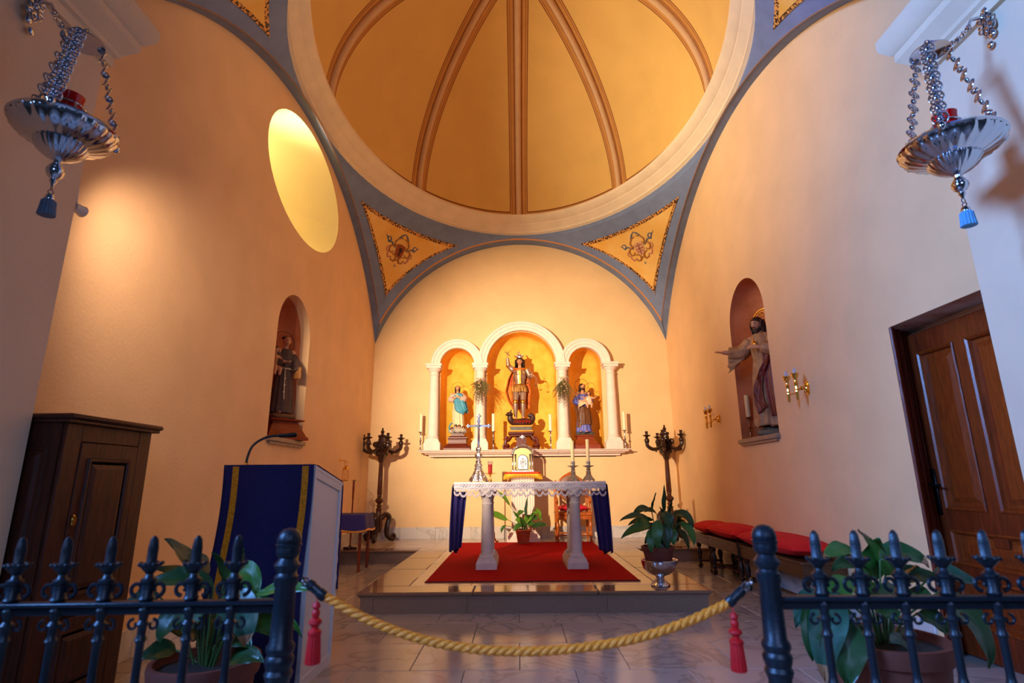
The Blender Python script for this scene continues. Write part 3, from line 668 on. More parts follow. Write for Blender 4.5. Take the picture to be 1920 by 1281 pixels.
hb = hair(MB(), hp, .106, .15, -.35, 1.1, 1.02, .003, seed=4); part(hb, 'hair', hairb, t); face_bits(t, hp, .106, .15, -.35, False, hairb)
halo(t, (-.02, .05, Z0+.76), .115, goldm, tilt=-.15)
# centre: armoured archangel on a dragon
px = at(975, 787, Y=10.14)
t = thing('archangel_statue', 'armoured archangel statue with raised arm, red cape and silver crown, trampling a dragon', 'statue', (at(977, 800, Y=10.2).x, 10.24, ZL))
w_ = .38
b = MB().box((-.30, -.24, 0), (.30, .16, .035), bev=.008); b.box((-.20, -.20, .24), (.20, .14, .27), bev=.008); b.box((-.235, -.235, .27), (.235, .16, .315), bev=.015); b.box((-.09, -.10, .03), (.09, .10, .25))
part(b, 'pedestal', mahog, t)
for sx in (-1, 1):
    for sy in (-1, 1):
        P = [];
        for k in range(30): 
            s = k/29; a = s*2*pi*1.1
            P.append((sx*(.16+.09*sin(s*pi)+.07*(1-s)+(.035*cos(a*2) if s < .3 else 0)), sy*.13-.02+sy*.04*sin(s*pi), .03+.22*s+.02*sin(a*2)))
        b = MB().tube(P, [.034-.012*k/29 for k in range(30)], 8)
        b.torus((sx*.29, sy*.13-.03, .06), .035, .018, 16, 7, 'y'); b.torus((sx*.25, sy*.13-.03, .20), .03, .016, 16, 7, 'y'); b.ball((sx*.29, sy*.13-.03, .06), .018); b.ball((sx*.25, sy*.13-.03, .20), .018)
        part(b, 'carved_scroll', mahog, t)
b = MB().box((-.215, -.21, .315), (.215, .14, .345), bev=.006); b.box((-.205, -.20, .405), (.205, .13, .435), bev=.006); part(b, 'gilded_plinth', mat('gilded_wood_yellow', (214, 146, 30), .55, noise_s=10, amt=.12), t)
b = MB().box((-.19, -.19, .345), (.19, .12, .405)); part(b, 'marbled_plinth_band', mat('grey_marbled_paint', (100, 104, 98), .7, noise_s=40, amt=.35), t, label='grey marbled band of the plinth')
ZD = .435
b = MB(); P = spline([(-.20, -.16, .17), (-.19, -.15, .10), (-.13, -.12, .06), (-.02, -.10, .055), (.10, -.09, .06), (.18, -.08, .08), (.215, -.08, .14), (.19, -.08, .19), (.15, -.08, .18), (.155, -.08, .145)], 5)
b.tube(P, [lerp(.045, .075, min(1, k/15)) if k < 18 else lerp(.075, .02, (k-18)/(len(P)-19)) for k in range(len(P))], 12)
b.ball((-.205, -.17, .20), .055, 12, 9, 0, (1.15, 1.25, .8)); b.ball((-.245, -.21, .185), .03, 10, 7, 0, (1.3, 1.2, .7))
for s in (-1, 1): b.tube([(-.19, -.17+s*.03, .225), (-.18, -.17+s*.045, .265), (-.165, -.16+s*.05, .28)], [.018, .01, .003], 6)
o = part(b, 'dragon', mat('dark_dragon_scales', (74, 40, 30), .35, noise_s=30, col2=(48, 28, 26), bump=.6, bump_s=60), t); shift(o, (0, 0, ZD))
b = MB()
for k in range(11): b.tube([(-.13+.028*k, -.17, .03+.03*(k % 2)), (-.12+.028*k, -.185, .065), (-.10+.028*k, -.16, .10)], [.006, .014, .004], 6)
o = part(b, 'dragon_belly_scales', mat('red_dragon_belly', (150, 44, 28), .4), t); shift(o, (0, 0, ZD))
ZF = ZD+.125; H = 1.16; arm = mat('burnished_bronze_armour', (168, 136, 116), .36, .55, noise_s=6, amt=.2); armg = mat('gilded_armour_trim', (206, 146, 56), .3, .9, noise_s=20, amt=.25, bump=.5, bump_s=60)
J = dict(rs=(-.115, .01, .805), re=(-.185, -.03, .86), rh=(-.20, -.06, .985), ls=(.115, .01, .80), le=(.165, -.03, .67), lh=(.19, -.13, .665))
o = figure(t, H, skind, **J, rdir=(.05, -.1, 1), ldir=(.3, -.6, .1), rn=(-1, 0, 0), ln=(0, 0, 1), headyaw=-.15, headtilt=.08, rf=(-.075, -.04, 0), lf=(.045, -.04, 0), rcurl=.9, lcurl=.7); shift(o, (-.01, 0, ZF))
b = MB()
b.tube([(0, .01, .62), (0, .01, .68), (0, .0, .78), (0, .0, .90), (0, .01, .945)], [.10, .088, .118, .115, .07], 20, flat=.78, up=(0, 1, 0))
for a, c, r0, r1 in ((J['rs'], J['re'], .058, .043), (J['re'], J['rh'], .042, .028), (J['ls'], J['le'], .058, .042), (J['le'], J['lh'], .040, .028)):
    A, B_ = Vector(a)*H, Vector(c)*H; b.tube([A, lerp(A, B_, .3), lerp(A, B_, .35), B_], [r0, r0*.95, r0*.86, r1], 14)
for f in ((-.075, -.04), (.045, -.04)):
    s = -1 if f[0] < 0 else 1; hp = Vector((s*.05, .01, .50))*H; K = Vector((f[0], f[1]-.02, .27))*H; A = Vector((f[0], f[1]+.015, .035))*H
    b.tube([hp, lerp(hp, K, .5), K+(hp-K)*.08], [.066, .062, .047], 14); b.tube([K-(K-A)*.08, lerp(K, A, .35), A], [.045, .049, .03], 14)
    b.tube([A+Vector((0, .02, 0)), A+Vector((0, -.05, -.01)), A+Vector((0, -.11, -.022))], [.033, .034, .022], 10, flat=.8)
o = part(b, 'armour', arm, t); shift(o, (-.01, 0, ZF))
b = MB()
for f in ((-.075, -.04), (.045, -.04)): K = Vector((f[0], f[1]-.03, .27))*H; b.ball(K, .048, 12, 8, 0, (1, .8, 1.1))
for p in ('rs', 're', 'ls', 'le'): A = Vector(J[p])*H; b.ball(A, .055 if p in ('rs', 'ls') else .043, 12, 8, 0, (1.1, 1.1, .8))
b.box((-.022, -.108, .64), (.022, -.085, .92), bev=.006); b.torus((0, .0, .635), .10, .012, 28, 6, sy=.78)
for s in (-1, 1): b.torus((s*.05, -.095, .85), .03, .006, 14, 5, 'y')
o = part(b, 'gilded_armour_trim', armg, t); shift(o, (-.01, 0, ZF))
b = drape([(.64, .102, .08, 0, .01), (.58, .125, .10, 0, 0), (.50, .135, .11, 0, 0)], 16, .09, seed=1); o = cloth(b, 'fringed_skirt', mat('gold_fringe_skirt', (176, 126, 62), .45, .3, noise_s=30, amt=.3), t, .008); shift(o, (-.01, 0, ZF))
cape = mat('red_gold_brocade', (176, 44, 14), .55, noise_s=9, col2=(222, 130, 30), bump=.3, bump_s=30)
b = drape([(.955, .08, .06, 0, .02), (.90, .14, .09, -.01, .02), (.75, .19, .09, -.03, .02), (.52, .235, .09, -.04, .02), (.36, .20, .08, -.03, .03), (.20, .15, .07, .02, .04)], 7, .08, a0=-.35, a1=pi+.35, seed=3); o = cloth(b, 'cape', cape, t, .012); shift(o, (-.01, 0, ZF))
b = MB().tube(spline([(-.12, -.02, .945), (-.05, -.085, .925), (.04, -.085, .925), (.12, -.02, .945)], 5), .02, 8); o = part(b, 'cape_collar', cape, t); shift(o, (-.01, 0, ZF))
hp = (-.01, -.012, ZF+.935*H); hh = H*.132
part(hair(MB(), hp, hh, -.15, .08, 1.2, 1.25, .013, 38, seed=9), 'hair', hairb, t); face_bits(t, hp, hh, -.15, .08, False, hairb)
b = MB().lathe([(.062, 0), (.066, .008), (.062, .014), (.066, .045), (.05, .07), (.02, .088), (.012, .10)], (hp[0], hp[1]+.01, hp[2]+.052), 20)
for k in range(8): a = k*pi/4; b.ball((hp[0]+.062*cos(a), hp[1]+.01+.062*sin(a), hp[2]+.11), .013, 8, 6, 0, (1, 1, 1.5))
b.tube([(hp[0], hp[1], hp[2]+.14), (hp[0]-.02, hp[1]+.01, hp[2]+.185), (hp[0]-.045, hp[1]+.02, hp[2]+.18)], [.01, .014, .006], 7); part(b, 'crown', silvr, t)
# wings folded behind
for s in (-1, 1):
    b = MB()
    for k in range(9):
        L = .55-.04*k; b.tube([(s*.05, .09, .85), (s*(.11+.008*k), .10+.004*k, .86-.02*k), (s*(.13+.006*k), .11, .80-L*.5), (s*(.10), .11, .80-L)], [.02, .028, .024, .006], 6, flat=.3)
    o = part(b, 'wing', mat('gilded_feathers', (156, 96, 40), .4, .5, noise_s=14, amt=.25), t); shift(o, (-.01, 0, ZF))
A = Vector(J['rh'])*H+Vector((-.01, -.02, ZF+.09))
b = MB().tube([A+Vector((-.03, 0, .02)), A+Vector((.05, 0, -.05))], .008, 8); b.tube([A+Vector((-.012, 0, -.028)), A+Vector((.03, 0, .03))], .006, 8); b.ball(A+Vector((-.034, 0, .024)), .013, 8, 6); part(b, 'sword_hilt', silver, t)
b = MB().tube([A, A+Vector((.12, .19, .16))], [.008, .003], 6, flat=.4); part(b, 'sword_blade', silver, t)
A = Vector(J['lh'])*H+Vector((-.01, -.07, ZF-.0)); b = MB()
b.tube([A+Vector((-.075, 0, .015)), A+Vector((0, 0, .02)), A+Vector((.075, 0, -.035))], .004, 6); b.tube([A+Vector((0, 0, .05)), A], .004, 6); b.torus(A+Vector((0, 0, .055)), .012, .003, 12, 5, 'y'); part(b, 'scale_beam', silver, t)
for e in (A+Vector((-.075, 0, .015)), A+Vector((.075, 0, -.035))):
    b = MB()
    for k in range(3): b.tube([e, e+Vector((.03*cos(k*2.1), .03*sin(k*2.1), -.15))], .0018, 4)
    b.lathe([(.001, -.165), (.02, -.162), (.034, -.148), (.035, -.146), (.02, -.156), (.001, -.158)], e, 14); part(b, 'scale_pan', silver, t)
# right: bearded man carrying a child
px = at(1098, 841, Y=10.2)
t = thing('saint_with_child_statue', 'statue of a bearded man in blue tunic holding a child, in the right retable arch', 'statue', (px.x, 10.24, ZL))
pedestal(t, [(.25, 0), (.25, .07), (.235, .085), (.20, .12), (.155, .19), (.145, .22), (.16, .24), (.17, .245), (.17, .26)], mahog2, sy=.72)
b = MB()
rr = random.Random(8)
for k in range(14): b.ball(((rr.random()-.5)*.25, (rr.random()-.5)*.14, .285), .05, 8, 6, 0, (1.1, .9, .5))
o = part(b, 'rock_base', mat('dark_green_rock', (74, 76, 64), .7, noise_s=30, amt=.25), t); setmods(o, ('REMESH', dict(mode='VOXEL', voxel_size=.008, use_smooth_shade=False)))
Z0 = .305; H = .91
o = figure(t, H, skind, re=(-.15, -.05, .64), rh=(-.02, -.15, .62), le=(.15, -.04, .65), lh=(.08, -.15, .60), rdir=(.8, -.2, 0), ldir=(-.6, -.3, .1), rn=(0, 0, -1), ln=(0, 0, -1), headyaw=.2, headtilt=.05, rf=(-.07, -.05, 0), lf=(.04, -.06, 0)); shift(o, (-.01, 0, Z0))
b = drape([(.72, .035, .03, 0, .01), (.695, .09, .06, 0, .01), (.60, .098, .07, 0, .005), (.50, .085, .065, 0, .01), (.35, .10, .08, 0, 0), (.18, .115, .09, .0, 0), (.03, .135, .10, -.005, -.005), (.005, .13, .095, 0, 0)], 9, .08, seed=6); o = cloth(b, 'tunic', mat('periwinkle_tunic', (96, 98, 176), .5, noise_s=10, amt=.15), t); shift(o, (-.01, 0, Z0))
bm_ = mat('brown_gilded_cloak', (104, 62, 34), .38, noise_s=14, amt=.25)
b = drape([(.71, .075, .055, -.01, .02), (.60, .12, .085, -.01, .02), (.45, .135, .09, -.01, .01), (.28, .12, .095, 0, 0), (.17, .125, .10, 0, 0), (.09, .13, .10, -.01, 0)], 8, .10, a0=.15*pi, a1=1.42*pi, seed=2); o = cloth(b, 'cloak', bm_, t, .009); shift(o, (-.01, 0, Z0))
b = drape([(.47, .105, .085, 0, -.005), (.35, .125, .10, .005, -.01), (.22, .13, .105, .01, -.01), (.14, .125, .10, .02, -.01)], 8, .09, a0=-.95*pi, a1=.2*pi, seed=2, tw=1.4); o = cloth(b, 'cloak', bm_, t, .009); shift(o, (-.01, 0, Z0))
for P in ([(-.09, .01, .68), (-.135, -.04, .56), (-.06, -.11, .55)], [(.075, .01, .68), (.125, -.03, .57), (.08, -.10, .54)]): o = cloth(sleeve(P, [.046, .06, .03], 5), 'sleeve', mat('periwinkle_tunic', (96, 98, 176)), t); shift(o, (-.01, 0, Z0))
b = MB(); rows = []
for k in range(10): rows.append([(-.10+.17*(j/12)+.0*k, -.135+.012*sin(j*1.7+k*.4), .57-.012*k*(1.2-.6*j/12)+.035*(j/12)) for j in range(13)])
o = cloth(b.grid(rows), 'white_swaddling', mat('ivory_cloth', (226, 192, 150), .6), t, .006); shift(o, (-.01, 0, Z0))
hp = (-.02, -.01, Z0+.935*H); hh = H*.132
part(hair(MB(), hp, hh, .2, .05, 1.35, 1.04, .004, seed=5), 'hair', hairb, t); face_bits(t, hp, hh, .2, .05, True, hairb)
halo(t, (-.02, .055, hp[2]+.03), .125, iron)
# the child
cz = Z0+.52
b = MB(); b.tube([(.085, -.13, cz), (.085, -.125, cz+.09), (.085, -.12, cz+.13)], [.042, .04, .02], 12); head(b, (.085, -.125, cz+.185), .085, -.1, 0)
for s in (-1, 1):
    b.tube([(.085+s*.035, -.125, cz+.115), (.085+s*.085, -.15, cz+.09), (.085+s*.13, -.17, cz+.115)], [.02, .017, .011], 8); hand(b, (.085+s*.13, -.17, cz+.115), (s*.7, -.2, .5), (0, -1, 0), .035)
    b.tube([(.085+s*.02, -.14, cz+.01), (.085+s*.04, -.19, cz-.02), (.085+s*.035, -.19, cz-.09)], [.03, .024, .014], 8)
o = part(b, 'child_body', skin, t); setmods(o, ('REMESH', dict(mode='VOXEL', voxel_size=.0055, use_smooth_shade=True)))
b = drape([(cz+.125, .022, .02, .085, -.122), (cz+.11, .048, .036, .085, -.124), (cz+.04, .052, .046, .085, -.13), (cz-.03, .062, .056, .085, -.145)], 7, .09); cloth(b, 'child_tunic', mat('pink_white_tunic', (232, 196, 170), .6), t, .005)
part(hair(MB(), (.085, -.125, cz+.185), .088, -.1, 0, .5, 1.05, .004, 24, 11), 'child_hair', hairr, t); face_bits(t, (.085, -.125, cz+.185), .085, -.1, 0, False, hairr)
halo(t, (.10, -.06, cz+.21), .09, goldm)
# ------------------------------------------------------------------ side niche statues
def rot(p, rz): return p
# left niche: friar with child, facing the room
q = at(532, 780, X=-2.86)
t = thing('friar_statue', 'statue of a tonsured friar in dark habit holding a child, in the left wall niche', 'statue', (-2.87, 6.68, NL[2]), rz=radians(56))
pedestal(t, [(.27, 0), (.27, .03), (.25, .045), (.19, .16), (.165, .20), (.17, .215), (.22, .225), (.23, .24), (.19, .25)], mahog2, sy=.8)
b = MB().box((-.15, -.12, .25), (.15, .12, .31), bev=.02); o = part(b, 'rock_base', mat('brown_plaster_base', (112, 78, 48), .7, noise_s=20, amt=.2), t)
Z0 = .31; H = .97
o = figure(t, H, skind, re=(-.145, -.05, .65), rh=(-.09, -.15, .64), le=(.14, -.05, .64), lh=(.12, -.14, .52), headyaw=-.4, headtilt=.05, rn=(0, 0, -1), ln=(1, 0, 0), ldir=(0, -.3, -1)); shift(o, (0, 0, Z0))
hab = mat('dark_brown_habit', (82, 62, 54), .75, noise_s=10, amt=.15)
b = drape([(.80, .035, .03, 0, .01), (.775, .09, .065, 0, .01), (.68, .105, .075, 0, .005), (.57, .09, .07, 0, .01), (.40, .11, .09, 0, 0), (.20, .125, .10, 0, 0), (.01, .14, .11, 0, 0)], 11, .07, seed=3); o = cloth(b, 'habit', hab, t, .008); shift(o, (0, 0, Z0))
for P in ([(-.10, .01, .74), (-.135, -.05, .61), (-.09, -.125, .60)], [(.10, .01, .74), (.13, -.05, .60), (.115, -.11, .52)]): o = cloth(sleeve(P, [.048, .062, .045], 5), 'sleeve', hab, t); shift(o, (0, 0, Z0))
b = MB().torus((0, .012, .785), .068, .022, 24, 8, sy=.8); o = part(b, 'cowl', hab, t); shift(o, (0, 0, Z0))
rope_w = mat('ivory_cord', (206, 186, 148), .7)
b = MB().torus((0, .008, .555), .098, .008, 28, 6, sy=.8); b.tube(spline([(-.04, -.085, .555), (-.045, -.10, .42), (-.05, -.115, .30), (-.045, -.12, .17)], 5), .006, 6)
for z in (.42, .34, .26): b.ball((-.047, -.108, z), .013, 8, 6)
o = part(b, 'rope_belt', rope_w, t); shift(o, (0, 0, Z0))
b = MB().torus((0, .01, .0), .040, .013, 24, 7, sy=1.1); o = part(b, 'tonsure', hairb, t); shift(o, (0, .004, Z0+.935*H+.046))
face_bits(t, (0, -.01, Z0+.935*H), H*.132, -.4, .05, False, hairb)
halo(t, (0, .055, Z0+.90), .145, iron)
cz = Z0+.56
b = MB(); b.tube([(-.165, -.055, cz), (-.165, -.05, cz+.10), (-.165, -.045, cz+.15)], [.045, .042, .02], 12); head(b, (-.165, -.05, cz+.205), .092, .3, 0)
for s in (-1, 1):
    b.tube([(-.165+s*.035, -.05, cz+.13), (-.165+s*.06, -.10, cz+.08), (-.165+s*.03, -.13, cz+.09)], [.02, .018, .012], 8); hand(b, (-.165+s*.03, -.13, cz+.09), (0, -1, .3), (0, 0, 1), .036); b.tube([(-.165+s*.02, -.065, cz+.01), (-.165+s*.035, -.125, cz-.03), (-.165+s*.03, -.12, cz-.11)], [.03, .024, .014], 8)
o = part(b, 'child_body', skin, t); setmods(o, ('REMESH', dict(mode='VOXEL', voxel_size=.0055, use_smooth_shade=True)))
b = drape([(cz+.145, .022, .02, -.165, -.05), (cz+.13, .05, .038, -.165, -.052), (cz+.04, .056, .05, -.165, -.055), (cz-.05, .064, .06, -.165, -.06)], 7, .09); cloth(b, 'child_tunic', mat('ochre_tunic', (198, 150, 92), .6), t, .005)
part(hair(MB(), (-.165, -.05, cz+.205), .094, .3, 0, .5, 1.05, .004, 24, 12), 'child_hair', hairr, t)
b = MB().box((.10, -.17, .44), (.13, -.06, .58), bev=.005); o = part(b, 'book', mat('tan_book_cover', (176, 120, 66), .6), t); shift(o, (0, 0, Z0))
# right niche: bearded figure with outstretched arm
t = thing('sacred_heart_statue', 'bearded statue in cream robe and red cloak, arm stretched out, in the right wall niche', 'statue', (3.00, 6.60, NR[2]), rz=radians(-62))
b = MB(); rr = random.Random(4)
for k in range(22):
    a = rr.random()*2*pi; q = rr.random(); b.ball((.17*cos(a)*q, .13*sin(a)*q, .03+.06*(1-q)), .06, 9, 7, 0, (1.2, 1, .7))
o = part(b, 'rock_base', mat('grey_green_rock', (112, 104, 84), .8, noise_s=16, amt=.25, bump=.5, bump_s=30), t); setmods(o, ('REMESH', dict(mode='VOXEL', voxel_size=.009, use_smooth_shade=True)))
Z0 = .10; H = 1.36
J = dict(rs=(-.115, .0, .80), re=(-.20, -.06, .70), rh=(-.30, -.17, .715), ls=(.115, .01, .80), le=(.155, -.03, .66), lh=(.05, -.14, .70))
o = figure(t, H, skind, **J, rdir=(-.6, -.55, .15), ldir=(-.8, -.25, .12), rn=(0, 0, 1), ln=(0, -1, .4), headyaw=.05, headtilt=.22, rcurl=.12, hd=(.0, -.035, .93)); shift(o, (0, 0, Z0))
cr = mat('cream_gilded_robe_worn', (198, 152, 104), .6, noise_s=9, col2=(150, 100, 62), bump=.3, bump_s=25)
b = drape([(1.17, .045, .04, 0, 0), (1.13, .125, .085, 0, .005), (1.0, .145, .105, 0, 0), (.84, .125, .095, 0, .005), (.60, .15, .12, 0, 0), (.30, .17, .14, 0, 0), (.02, .18, .15, 0, -.01)], 11, .075, seed=8); o = cloth(b, 'robe', cr, t, .010); shift(o, (0, 0, Z0))
o = cloth(sleeve([(-.15, 0, 1.08), (-.25, -.07, .95), (-.36, -.18, .955)], [.07, .085, .07], 6, .12), 'sleeve', cr, t, .008); shift(o, (0, 0, Z0))
b = MB(); rows = []
for k in range(9): s = k/8; rows.append([(lerp(-.20, -.37, s)+.01*sin(j), lerp(-.08, -.19, s)+.012*sin(j*1.6+k), lerp(.93, .90, s)-(.05+.15*s)*(j/10)) for j in range(11)])
o = cloth(b.grid(rows), 'hanging_sleeve', cr, t, .012); shift(o, (0, 0, Z0))
o = cloth(sleeve([(.15, 0, 1.08), (.20, -.05, .93), (.10, -.15, .95)], [.07, .085, .055], 6, .12), 'sleeve', cr, t, .008); shift(o, (0, 0, Z0))
rc = mat('wine_red_gilded_cloak', (118, 42, 38), .45, noise_s=10, col2=(150, 78, 40), bump=.3, bump_s=20)
b = drape([(1.13, .13, .09, 0, .03), (1.0, .18, .12, .01, .03), (.80, .19, .13, .02, .02), (.5, .20, .15, .03, .01), (.25, .20, .15, .05, .01), (.12, .18, .14, .07, .01)], 9, .09, a0=-.42*pi, a1=.95*pi, seed=7); o = cloth(b, 'cloak', rc, t, .014); shift(o, (0, 0, Z0))
b = MB(); rows = []
for k in range(18):
    s = k/17; c = spline([(.14, -.07, .86), (.06, -.15, .66), (.0, -.18, .45), (.02, -.18, .25), (.08, -.17, .14)], 5)[k]; rows.append([(c.x+(.12)*(j/10-.5), c.y+.016*sin(j*1.9+k*.3)+.03*abs(j/10-.5), c.z+.08*(j/10-.5)) for j in range(11)])
o = cloth(b.grid(rows), 'cloak_swag', rc, t, .014, label='gold-bordered swag of the red cloak'); shift(o, (0, 0, Z0))
hp = (0, -.035*H, Z0+.93*H); hh = H*.132
part(hair(MB(), hp, hh, .05, .22, 1.5, 1.06, .008, 36, seed=15), 'hair', hairb, t); face_bits(t, hp, hh, .05, .22, True, hairb)
b = MB().ball((0, -.135, 1.0+Z0), .03, 12, 8, 0, (1, .5, 1.1)); b.tube([(0, -.14, 1.03+Z0), (0, -.15, 1.07+Z0)], [.014, .003], 6); part(b, 'heart', goldm, t)
# openwork halo with scalloped rim and heart openings
b = MB(); c0 = Vector((0, .085, hp[2]+.055)); r = .155
b.torus(c0, r, .008, 48, 6, 'y'); b.torus(c0, r*.82, .005, 40, 6, 'y')
for k in range(30): a = 2*pi*k/30; b.ball(c0+Vector((r*1.06*cos(a), 0, r*1.06*sin(a))), .012, 6, 5, 0, (1, .4, 1))
for k in range(4):
    a = pi/4+k*pi/2
    for s in (-1, 1):
        b.tube([c0+Vector((r*.3*cos(a), 0, r*.3*sin(a))), c0+Vector((r*.55*cos(a+s*.35), 0, r*.55*sin(a+s*.35))), c0+Vector((r*.82*cos(a+s*.22), 0, r*.82*sin(a+s*.22)))], .006, 5)
        b.tube([c0+Vector((r*.45*cos(a+.8*s), 0, r*.45*sin(a+.8*s))), c0+Vector((r*.7*cos(a+.6*s), 0, r*.7*sin(a+.6*s))), c0+Vector((r*.8*cos(a+.75*s), 0, r*.8*sin(a+.75*s)))], .008, 5)
part(b, 'halo', goldm, t)
# ------------------------------------------------------------------ door
dwood = wood('door_varnished_wood', (88, 30, 10), (122, 44, 14), .35); dwood2 = wood('door_panel_wood', (104, 38, 10), (140, 56, 14), .35)
dr = empty('door_1', kind='structure')
DX = 3.06
def wb(name, a, c, m, par, bev=.006, **k): return MB().box(a, c, bev=bev).build(name, m, par, **k)
MB().add([(XR, DY1, 0), (XR+.24, DY1+.17, 0), (XR+.24, DY1+.17, DZ), (XR, DY1, DZ)], [(0, 1, 2, 3)]).build('reveal', dwood, dr, smooth=False, recalc=False)
MB().add([(XR, 2.7, DZ), (XR, DY1, DZ), (XR+.24, DY1+.17, DZ), (XR+.24, 2.7, DZ)], [(0, 1, 2, 3)]).build('soffit', mat('worn_white_plaster', (216, 206, 204), .8, noise_s=6, col2=(176, 128, 100)), dr, smooth=False, recalc=False)
MB().box((XR+.24, 2.4, 0), (XR+.28, 4.6, 2.6)).build('back_wall', pierm, dr, smooth=False)
for k, (w0, w1) in enumerate(((.0, .05), (.09, .13), (.17, .21))):
    b = MB().box((0, -.012, 0), (.05, .012, DZ), bev=.005); o = b.build('reveal_moulding', dwood, dr); a = math.atan2(.17, .24); d = Vector((cos(a), sin(a), 0)); o.rotation_euler = (0, 0, a); o.location = Vector((XR, DY1-.008, 0))+d*(w0*1.2)
DYa, DYb = 3.18, 4.235
lf = [('stile', DYa, DYa+.11, 0, 2.225), ('stile', DYb-.12, DYb, 0, 2.225), ('stile', 3.655, 3.765, .72, 2.225), ('top_rail', DYa, DYb, 2.07, 2.225), ('lock_rail', DYa, DYb, .80, .94), ('middle_rail', DYa, DYb, .50, .58), ('bottom_rail', DYa, DYb, 0, .2)]
for nm, y0, y1, z0, z1 in lf: wb(nm, (DX-.03+(.001 if 'rail' in nm else 0), y0, z0), (DX+.02, y1, z1), dwood, dr, .004)
def panel(y0, y1, z0, z1):
    b = MB(); rings = [[(x, y0+i, z0+i), (x, y1-i, z0+i), (x, y1-i, z1-i), (x, y0+i, z1-i)] for x, i in ((DX-.034, -.004), (DX-.040, .006), (DX-.030, .018), (DX-.008, .026), (DX-.008, .05), (DX-.022, .085))]
    b.loft(rings, 0, False); b.add(rings[-1], [(0, 1, 2, 3)]); b.build('door_panel', dwood2, dr, ang=20)
for a in ((DYa+.11, 3.655, .94, 2.07), (3.765, DYb-.12, .94, 2.07), (DYa+.11, DYb-.12, .58, .80), (DYa+.11, DYb-.12, .20, .50)): panel(*a)
b = MB().box((DX-.045, DYb-.085, .90), (DX-.034, DYb-.035, 1.22), bev=.004)
b.lathe([(.02, 0), (.024, .006), (.02, .012)], (DX-.045, DYb-.06, 1.20), 12, axis='x'); b.lathe([(.02, 0), (.024, .006), (.02, .012)], (DX-.045, DYb-.06, .92), 12, axis='x')
b.tube([(DX-.04, DYb-.06, 1.11), (DX-.09, DYb-.06, 1.11), (DX-.095, DYb-.08, 1.11), (DX-.09, DYb-.17, 1.10), (DX-.095, DYb-.185, 1.105)], [.009, .009, .010, .008, .011], 8)
b.build('door_handle', mat('blackened_iron', (36, 28, 26), .4, .8), dr)
# ------------------------------------------------------------------ cabinet on the left
cw = wood('cabinet_dark_oak', (54, 22, 9), (86, 36, 14), .55)
t = thing('wooden_cabinet', 'dark brown wooden cabinet with one raised-panel door, standing behind the left pier', 'cabinet', (-2.50, 3.16, 0))
X0, X1, Y0, Y1, Hc = -.185, .20, -.34, .34, 1.47
part(MB().box((X0, Y0, .06), (X1-.02, Y1, Hc)).box((X0, Y0+.02, 0), (X1-.04, Y1-.02, .06)), 'carcass', cw, t, smooth=False)
part(MB().box((X0, Y0-.02, Hc), (X1+.03, Y1+.03, Hc+.018), bev=.004).box((X0, Y0-.03, Hc+.018), (X1+.045, Y1+.045, Hc+.045), bev=.01), 'cornice', cw, t)
for y in (Y0+.06, Y1-.06): part(MB().box((X1-.02, y-.055, .06), (X1+.002, y+.055, Hc), bev=.004), 'stile', cw, t)
part(MB().box((X1-.02, Y0+.115, Hc-.09), (X1, Y1-.115, Hc), bev=.003), 'top_rail', cw, t)
D = part(MB().box((X1-.018, Y0+.118, .52), (X1+.006, Y1-.118, Hc-.093), bev=.004), 'door', cw, t)
def rpanel(par, x, y0, y1, z0, z1, m, nm='panel'):
    b = MB(); rings = [[(x+d, y0+i, z0+i), (x+d, y1-i, z0+i), (x+d, y1-i, z1-i), (x+d, y0+i, z1-i)] for d, i in ((0, 0), (.014, .006), (.012, .018), (.002, .024), (.002, .035), (.012, .06))]
    b.loft(rings, 0, False); b.add(rings[-1], [(0, 1, 2, 3)]); return loc(b.build(nm, m, None, ang=20), par)
rpanel(D, X1+.004, Y0+.175, Y1-.175, .60, Hc-.17, cw); loc(MB().lathe([(.012, 0), (.016, .004), (.012, .010)], (X1+.006, Y0+.145, .98), 12, axis='x', sy=2).build('keyhole_plate', brass, None), D)
D = part(MB().box((X1-.018, Y0+.118, .10), (X1+.006, Y1-.118, .50), bev=.004), 'door', cw, t); rpanel(D, X1+.004, Y0+.175, Y1-.175, .15, .45, cw)
rpanel(t, X1+.001, 0, 0.001, 0, .001, cw) if False else None
b = MB(); x0_, x1_ = X0+.06, X1-.07
rings = [[(x0_+i, Y0-d, .2+i), (x1_-i, Y0-d, .2+i), (x1_-i, Y0-d, Hc-.12-i), (x0_+i, Y0-d, Hc-.12-i)] for d, i in ((0, 0), (.012, .006), (.01, .018), (.002, .022), (.002, .03), (.010, .05))]
b.loft(rings, 0, False); b.add(rings[-1], [(0, 1, 2, 3)]); part(b, 'side_panel', cw, t, ang=20)
# ------------------------------------------------------------------ lectern, its cloth, microphone
lw = mat('white_painted_board', (206, 200, 200), .5, noise_s=20, amt=.03)
navy = mat('navy_blue_cloth', (20, 18, 78), .75, noise_s=30, amt=.12, bump=.3, bump_s=200); purp = mat('purple_blue_cloth', (52, 42, 110), .75, noise_s=30, amt=.15, bump=.3, bump_s=120)
goldb = mat('gold_brocade_ribbon', (232, 152, 30), .45, .25, noise_s=90, amt=.3, bump=.4, bump_s=120)
LX0, LX1, LY0, LY1 = -1.815, -1.262, 3.52, 4.08
t = thing('lectern', 'white box lectern with sloping top, under a navy and gold cloth', 'lectern', (LX0, LY0, 0))
q = lambda x, y, z: (x-LX0, y-LY0, z)
for x0_, s in ((LX1-.025, 1), (LX0, 0)):
    b = MB(); pl = [(LY0, 0), (LY1, 0), (LY1, 1.14), (LY0, 1.245)]; b.prism(pl, lambda a, z, d: q(x0_+d, a, z), 0, .02); part(b, 'side_panel', lw, t, smooth=False)
b = MB()
